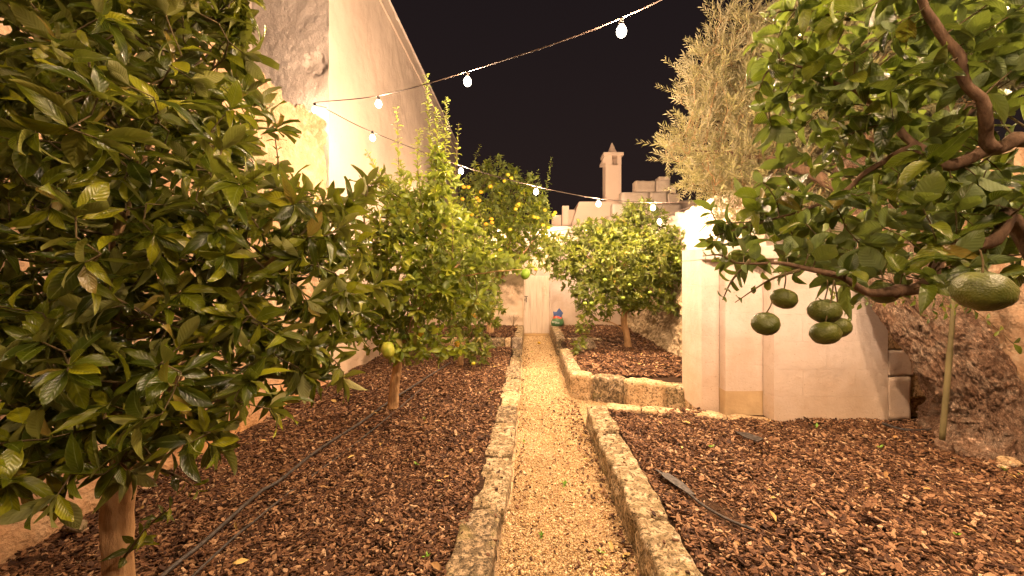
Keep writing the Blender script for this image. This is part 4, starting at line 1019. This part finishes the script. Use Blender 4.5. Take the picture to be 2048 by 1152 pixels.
rad = np.minimum(.0025 * np.maximum(1, tips) ** .45, .03); ra = np.minimum(rad[parent[idx]], rad[idx] * 1.3)[:, None]; rb = rad[idx][:, None]
ks = [(math.cos(q), math.sin(q)) for q in (0, 2.094, 4.189)]
V = np.stack([a + ra * (c * u + s * w) for c, s in ks] + [b + rb * (c * u + s * w) for c, s in ks], 1)
f = np.array([(0, 1, 4), (0, 4, 3), (1, 2, 5), (1, 5, 4), (2, 0, 3), (2, 3, 5)])
# long feathery sprays at the tips
P, D, Nn = [], [], []; SV = []
for i in idx:
    if tips[i] > 4: continue
    dr = unit(pos[i] - pos[parent[i]])
    for s_ in range(3 if kids[i] == 0 else 1):
        g0 = pos[i] if kids[i] == 0 else (pos[i] + pos[parent[i]]) / 2
        dd = unit(dr * .7 + r.normal(0, .45, 3) + [0, 0, .55]); ln = r.uniform(.16, .34)
        bend = r.normal(0, .12, 3) - np.array([0, 0, .05])
        u_ = unit(np.cross(dd, (.3, .2, .6))); w_ = np.cross(dd, u_)
        SV.append((g0, g0 + dd * ln + bend * ln, u_))
        for q in range(10):
            t = (q + 1) / 10; an = q * 1.57
            for e in (0, 3.14):
                rd = math.cos(an + e) * u_ + math.sin(an + e) * w_
                P.append(g0 + dd * ln * t + bend * ln * t * t); D.append(dd * .8 + rd * .65); Nn.append(dd - rd * .5 + r.normal(0, .3, 3))
P, D, Nn = np.array(P), np.array(D), np.array(Nn); L = r.uniform(.055, .088, len(P))
SVa = np.array([s[0] for s in SV]); SVb = np.array([s[1] for s in SV]); SVu = np.array([s[2] for s in SV]) * .0014
Vs = np.stack([SVa - SVu, SVa + SVu, SVb], 1)
Fs = (np.array([[0, 1, 2]])[None] + (np.arange(len(SV)) * 3)[:, None, None]).reshape(-1, 3)
allV = np.concatenate([V.reshape(-1, 3), Vs.reshape(-1, 3)]); F1 = (f[None] + (np.arange(len(idx)) * 6)[:, None, None]).reshape(-1, 3)
tag(link('twigs', np_mesh('twigs', allV - np.array(b7), np.concatenate([F1, Fs + V.reshape(-1, 3).shape[0]])), M['bark'], ol), kind='stuff')
ovar = [leaf_template([0, .5, 1], [.1, 1, .05], .15, c, .19) for c in (.05, .2)]
tag(link('foliage', leaf_mesh('foliage', P - np.array(b7), unit(D), Nn, L, ovar), M['leaf_olive'], ol), kind='stuff')
print('olive', n, len(P))

# thin pole leaning on the olive
tag(tube('garden_pole', smooth_path([at(1884, 880, 3.05), at(1893, 780, 3.06), at(1905, 640, 3.08), at(1912, 560, 3.1)], 6), [.019] * 10 + [.016] * 9, M['pole'], None, 10), 'thin greenish pole standing against the gnarled olive trunk', 'pole')
# suckers with small leaves across the trunk
def sprig(pts, ll, spc, name, label, mat='leaf_round'):
    t = empty(name, pts[0], label, 'plant'); sp_ = smooth_path(pts, 8); tube('stem', sp_, .0018, M['twig'], t, 5)
    P, D, Nn = [], [], []; r = np.random.default_rng(len(label))
    tot = sum((sp_[i + 1] - sp_[i]).length for i in range(len(sp_) - 1)); nl = int(tot / spc)
    for q in range(nl):
        f_ = (q + .5) / nl * (len(sp_) - 1); i = min(int(f_), len(sp_) - 2); p = sp_[i].lerp(sp_[i + 1], f_ - i); dr = np.array((sp_[i + 1] - sp_[i]).normalized())
        for e in (1, -1):
            rd = unit(np.array([0, -.4, e * 1.0]) + r.normal(0, .3, 3)); P.append(np.array(p)); D.append(dr * .5 + rd); Nn.append(np.array([0, -1, .4]) + r.normal(0, .4, 3))
    P, D, Nn = map(np.array, (P, D, Nn)); L = r.uniform(.7, 1.2, len(P)) * ll
    tag(link('foliage', leaf_mesh('foliage', P - np.array(t.location), unit(D), Nn, L, variants(LITE, .45)), M[mat], t), kind='stuff')
    return t
sprig([at(1940, 610, 2.9), at(1860, 602, 2.92), at(1760, 600, 2.95), at(1690, 612, 3.0), at(1640, 605, 3.0)], .05, .05, 'thin_sprig', 'thin leafy sprig stretching across the olive trunk towards the niche wall')
sprig([at(1935, 610, 2.9), at(1985, 650, 2.85), at(2040, 700, 2.8)], .07, .09, 'thin_sprig', 'drooping sprig with small oval leaves before the right ochre wall')
sprig([at(1950, 612, 2.9), at(1900, 622, 2.9), at(1850, 640, 2.95)], .05, .05, 'thin_sprig', 'short leafy sprig lying over the pole top on the olive trunk')
sprig([at(1700, 640, 3.1), at(1670, 590, 3.1), at(1640, 560, 3.1)], .05, .04, 'thin_sprig', 'fine sprig of small leaves in front of the white wall left of the olive')

# ------------------------------------------------------------------ string lights
def cable_pts(anchors, sag=.02, per=8):
    return smooth_path(anchors, per)
BM = None
def bulb_parts():
    bm = bmesh.new()
    prof = [(.0, -.062), (.012, -.060), (.022, -.052), (.028, -.040), (.030, -.028), (.027, -.014), (.019, .0), (.014, .008)]
    k = 16; rings = []; prof = [(r_ * 1.25, .008 + (z - .008) * 1.25) for r_, z in prof]
    for r_, z in prof: rings.append([bm.verts.new((r_ * math.cos(a * 2 * math.pi / k), r_ * math.sin(a * 2 * math.pi / k), z)) for a in range(k)] if r_ > 0 else [bm.verts.new((0, 0, z))])
    for i in range(len(rings) - 1):
        for a in range(k):
            if len(rings[i]) == 1: bm.faces.new((rings[0][0], rings[1][(a + 1) % k], rings[1][a]))
            else: bm.faces.new((rings[i][a], rings[i][(a + 1) % k], rings[i + 1][(a + 1) % k], rings[i + 1][a]))
    g_ = bpy.data.meshes.new('bulb'); bm.to_mesh(g_); bm.free(); g_.polygons.foreach_set('use_smooth', [True] * len(g_.polygons)); g_.materials.append(M['bulb'])
    V, F = tube_arrays([(0, 0, .004), (0, 0, .02), (0, 0, .05), (0, 0, .062)], [.0165, .0175, .0155, .010], 14)
    s_ = bpy.data.meshes.new('socket'); s_.from_pydata(V.tolist(), [], clean_faces(F)); s_.materials.append(M['socket'])
    return g_, s_
BG, BS = bulb_parts()
def light_string(label, anchors, bulbs, power, group='festoon light strings'):
    t = empty('string_lights', anchors[0], label, 'string lights', group)
    tube('cable', smooth_path(anchors, 8), .006, M['cable'], t, 6)
    for b, pw in zip(bulbs, power):
        b = Vector(b)                       # b: bulb centre
        o = link('bulb', BG, None, t, b + Vector((0, 0, .03)) - base_of(t))
        s_ = link('socket', BS, None, o)
        ld = bpy.data.lights.new('bulb_light', 'POINT'); ld.energy = BULB_W * pw; ld.color = BULB_COL; ld.shadow_soft_size = .046
        lo_ = bpy.data.objects.new('bulb_light', ld); COL.objects.link(lo_); lo_.parent = t; lo_.location = b - base_of(t)
    return t
dz = Vector((0, 0, .09))
A_b = [at(630, 219, 5.35), at(757, 207, 4.67), at(935, 162, 3.82), at(1243, 61, 2.9), Vector((1.72, 2.1, 3.55)), Vector((2.75, 1.3, 3.72)), Vector((2.2, .1, 3.6)), Vector((.9, -.5, 3.4)), Vector((-.5, -.8, 3.4)), Vector((-1.9, -.6, 3.55))]  # bulbs past the frame and behind the camera are added to light the foreground
A_c = [Vector((-2.74, 5.42, 3.90))] + [p + dz for p in A_b] + [Vector((-2.9, -.5, 3.8))]
light_string('string of warm bulbs rising from the house corner to the upper right over the garden, with added unseen bulbs to fill the foreground', A_c, A_b, [.06, .27, .95, 1.6, 1.8, 1.7, 1.2, .85, .6, .55])
B_b = [at(745, 275, 5.5), at(922, 342, 5.7), at(1072, 383, 5.87), at(1197, 407, 6.03), at(1306, 415, 6.17), Vector((2.53, 5.88, 2.65))]
B_c = [Vector((-2.74, 5.42, 3.88))] + [p + Vector((0, 0, .075)) for p in B_b] + [Vector((2.72, 6.1, 2.78))]
light_string('string of warm bulbs sagging across the garden from the house corner to the right wall', B_c, B_b, [.15, 1.0, 1.5, 1.5, 1.1, .022])
C_b = [Vector((2.25, 6.9, 2.56)), Vector((1.75, 7.9, 2.62)), Vector((1.3, 9.2, 2.66)), at(1090, 471, 10.3), Vector((-.8, 10.3, 2.75)), Vector((-2.0, 9.6, 2.9))]
C_c = [Vector((2.70, 6.2, 2.76))] + [p + dz for p in C_b] + [Vector((-2.78, 9.0, 3.1))]
light_string('string of warm bulbs dropping from the right wall to the back wall behind the trees', C_c, C_b, [.03, .45, 1.0, .3, .3, .6])

# ------------------------------------------------------------------ hoses, bag, small things
def ground_line(pts, z, rad, name, label, cat, grp=None, mat='rubber', wig=.008):
    P = []
    for (x, y) in pts:
        d = FPX * (HC - z) / (y - VY); P.append(Vector(((x - VX) / FPX * d, d, z + random.uniform(-wig, wig))))
    return tag(tube(name, smooth_path(P, 8), rad, M[mat], None, 8), label, cat, grp)
ground_line([(270, 1230), (325, 1152), (410, 1083), (513, 990), (561, 960), (633, 902), (726, 841), (772, 807), (853, 755), (900, 725)], .150, .012, 'irrigation_hose', 'dark irrigation hose running across the left mulch past the lemon tree', 'hose', wig=.004)
ground_line([(340, 1210), (386, 1152), (472, 1072), (506, 1045), (547, 1011), (609, 963), (698, 895), (796, 819), (843, 777)], .136, .007, 'irrigation_hose', 'thinner half-buried hose beside the main irrigation hose', 'hose')
ground_line([(1312, 940), (1348, 962), (1399, 1006), (1451, 1034), (1510, 1062)], .230, .008, 'irrigation_hose', 'short black hose surfacing from the mulch beside the right kerb', 'hose')
ground_line([(1765, 846), (1803, 857), (1840, 860), (1880, 857)], .235, .013, 'irrigation_hose', 'black hose at the foot of the white wall by the olive roots', 'hose')
def scrap(pts, z, name, label):
    bm = bmesh.new(); vs = []
    for (x, y) in pts:
        d = FPX * (HC - z) / (y - VY); vs.append(bm.verts.new(((x - VX) / FPX * d, d, z + random.uniform(0, .015))))
    f_ = bm.faces.new(vs); r_ = bmesh.ops.extrude_face_region(bm, geom=[f_]); bmesh.ops.translate(bm, verts=[v for v in r_['geom'] if isinstance(v, bmesh.types.BMVert)], vec=(0, 0, .004))
    bmesh.ops.triangulate(bm, faces=bm.faces[:])
    tag(bm_obj(name, bm, M['rubber']), label, 'fabric')
scrap([(1316, 944), (1338, 951), (1366, 970), (1392, 994), (1374, 988), (1350, 973), (1328, 958)], .228, 'weed_fabric', 'torn scrap of black weed fabric by the right kerb')
scrap([(1470, 866), (1495, 868), (1528, 880), (1515, 884), (1490, 876)], .225, 'weed_fabric', 'grey scrap of weed fabric lying in the right mulch')

# fertiliser bag
bgp = Vector((.72, 10.15, .335))
bag = empty('plastic_bag', bgp, 'green and blue plastic sack with red and white print standing beside the garden door', 'bag')
def bag_part(name, prof, mat, sc=1.0):
    bm = bmesh.new(); k = 28; rings = []
    for (z, rx, ry, ox) in prof:
        ring = []
        for a in range(k):
            t = a * 2 * math.pi / k; wr = 1 + .05 * math.sin(5 * t + z * 30) + .05 * noise.noise(Vector((math.cos(t) * 2, math.sin(t) * 2, z * 12)))
            ring.append(bm.verts.new((bgp.x + ox + rx * math.cos(t) * wr, bgp.y + ry * math.sin(t) * wr, bgp.z + z + .012 * math.sin(3 * t + 1) * (z > .15))))
        rings.append(ring)
    for i in range(len(rings) - 1):
        for a in range(k): bm.faces.new((rings[i][a], rings[i][(a + 1) % k], rings[i + 1][(a + 1) % k], rings[i + 1][a]))
    if name == 'lower_sack': bm.faces.new(rings[0][::-1])
    return bm_obj(name, bm, M[mat], bag, True)
bag_part('lower_sack', [(.0, .13, .10, 0), (.02, .165, .13, 0), (.09, .17, .13, .0), (.16, .14, .11, .01), (.205, .11, .085, .01)], 'bag_green')
bag_part('red_band', [(.195, .118, .09, .008), (.225, .108, .082, .005), (.25, .102, .076, .0)], 'bag_red')
bag_part('neck', [(.235, .103, .077, .01), (.30, .10, .065, .02), (.34, .115, .045, .03)], 'bag_blue')
def flap(name, pts, mat):
    bm = bmesh.new()
    a = [bm.verts.new((bgp.x + x, bgp.y - .07 + .05 * x, bgp.z + z)) for x, z in pts]; b = [bm.verts.new((v.co.x, v.co.y + .012, v.co.z)) for v in a]
    bm.faces.new(a); bm.faces.new(b[::-1]); n_ = len(a)
    for i in range(n_): bm.faces.new((a[i], b[i], b[(i + 1) % n_], a[(i + 1) % n_]))
    bmesh.ops.recalc_face_normals(bm, faces=bm.faces[:]); bmesh.ops.triangulate(bm, faces=bm.faces[:])
    return bm_obj(name, bm, M[mat], bag)
flap('torn_flap', [(-.10, .27), (-.115, .36), (-.09, .38), (-.07, .345), (-.03, .36), (.04, .46), (.11, .37), (.145, .31), (.10, .28), (.02, .265)], 'bag_blue')
cu = bpy.data.curves.new('lettering', 'FONT'); cu.body = 'acqua'; cu.size = .085; cu.extrude = .001; cu.align_x = 'CENTER'; cu.materials.append(M['bag_white'])
lt = bpy.data.objects.new('lettering', cu); COL.objects.link(lt); lt.parent = bag; lt.location = (-.055, -.142, .085); lt.rotation_euler = (R(86), R(8), R(-18))
bpy.context.view_layer.update()
me = bpy.data.meshes.new_from_object(lt.evaluated_get(bpy.context.evaluated_depsgraph_get()))
l2 = link('lettering', me, None, bag); l2.location = lt.location; l2.rotation_euler = lt.rotation_euler; bpy.data.objects.remove(lt)

o = link('fallen_mandarin', fruit_mesh(.036, .9, .02, 1, 2), M['orange_fruit'], None, (.235, 9.35, .042)); tag(o, 'single orange fruit lying on the gravel in front of the door', 'fruit')
d_ = FPX * (HC - .14) / (1058 - VY)
bm = box_bm(-.05, .05, -.04, .04, -.032, .032, cuts=7, amp=.008, nscale=12, rnd=.03); bmesh.ops.translate(bm, verts=bm.verts[:], vec=Vector(((150 - VX) / FPX * d_, d_, .155)))
tag(bm_obj('garden_stone', bm, M['boulder'], None, True), 'round stone lying in the mulch at the foot of the left wall', 'stone')
gs = [(3.62, 3.02, .05, 'small pale ochre stone in front of the olive roots'), (3.80, 2.93, .035, 'smallest ochre stone at the right edge of the olive roots'), (3.50, 2.95, .03, 'ochre stone chip beside the olive root bulge')]
for x, y, s, lb in gs:
    bm = box_bm(x - s, x + s * 1.3, y - s, y + s, .20, .20 + s * 1.1, cuts=5, amp=.012, nscale=14, rnd=s * .5)
    tag(bm_obj('garden_stone', bm, M['kerb_pale'], None, True), lb, 'stone')
def fallen(name, x0, x1, y0, y1, z, n_, seed, mat):
    r = np.random.default_rng(seed); P = np.stack([r.uniform(x0, x1, n_), r.uniform(y0, y1, n_), np.full(n_, z)], 1); a = r.uniform(0, 6.28, n_)
    D = np.stack([np.cos(a), np.sin(a), r.normal(0, .15, n_)], 1); N_ = r.normal(0, .25, (n_, 3)) + [0, 0, 1]
    tag(link(name, leaf_mesh(name, P, unit(D), N_, r.uniform(.03, .075, n_), variants(LITE, .42)), M[mat]), kind='stuff')
g = G('dead_leaf'); M['dead'] = g.done(g.ramp(g.rnd(), [(0, (.13, .07, .025)), (.6, (.30, .17, .06)), (1, (.45, .32, .10))]), .7, None, .3)
fallen('fallen_leaves', -2.6, -.4, 1.6, 8, .155, 110, 1, 'dead'); fallen('fallen_leaves', .9, 4.3, 1.6, 3.9, .235, 70, 2, 'dead')
fallen('fallen_leaves', .4, .6, 1.6, 5.2, .02, 60, 3, 'dead'); fallen('fallen_leaves', .8, 2.3, 5.4, 10, .315, 60, 4, 'dead'); fallen('fallen_leaves', -2.6, -.2, 8.6, 10.5, .32, 90, 5, 'dead')
# weeds: little rosettes
def weed_mesh(seed):
    r = np.random.default_rng(seed); n_ = r.integers(5, 9); P = np.zeros((n_, 3)); a = r.uniform(0, 6.28, n_)
    D = np.stack([np.cos(a), np.sin(a), r.uniform(.5, 1.6, n_)], 1); N_ = np.stack([-np.cos(a), -np.sin(a), np.full(n_, .8)], 1)
    return leaf_mesh('weed', P, unit(D), N_, r.uniform(.02, .045, n_), variants(LITE, .45))
wm = [weed_mesh(s) for s in range(4)]
for m_ in wm: m_.materials.append(M['weed'])
WS = [(.08, 2.5, .01, 'tiny green weed in the middle of the path nearest the viewer'), (.42, 2.35, .01, 'tiny green weed in the path close to the near end of the right kerb'),
      (-.05, 3.9, .01, 'tiny weed hugging the left kerb halfway down the path'), (.05, 8.4, .01, 'tiny weed on the path just before the left raised bed wall'), (.28, 3.1, .01, 'small weed in the path centre level with the right kerb'),
      (-.9, 3.2, .125, 'small weed in the left mulch between the hose and the kerb'), (-.5, 5.2, .125, 'small weed in the left mulch beside the far kerb stones'), (-.55, 2.15, .125, 'small weed in the left mulch beside the nearest kerb stone'), (-1.1, 4.2, .125, 'tiny weed in the left mulch right of the lemon tree trunk'),
      (1.5, 3.3, .21, 'small weed in the right mulch beyond the black hose'), (2.9, 3.3, .21, 'small bright weed in the right mulch in front of the white wall'), (3.45, 2.9, .21, 'small bright weed sprouting by the foot of the olive trunk'), (2.35, 2.2, .21, 'tiny weed low in the right mulch near the picture edge'), (2.7, 3.75, .21, 'tiny weed at the very foot of the white niche wall')]
for i, (x, y, z, lb) in enumerate(WS):
    o = link('weed', wm[i % 4], None, None, (x, y, z)); s_ = random.uniform(.7, 1.3); o.scale = (s_,) * 3; o.rotation_euler.z = random.uniform(0, 6)
    tag(o, lb, 'weed', 'weed seedlings in the garden')
# dry weed against the back wall
t = empty('dry_weed', (-.42, 10.5, .28), 'wiry dry weed standing against the back wall left of the door', 'plant')
for k_ in range(6):
    a = random.uniform(-.16, .2); tube('stem', smooth_path([(-.42, 10.5, .28), (-.42 + a * .4, 10.5, .42), (-.42 + a, 10.52, .5 + random.uniform(0, .1))], 4), .003, M['twig'], t, 4)
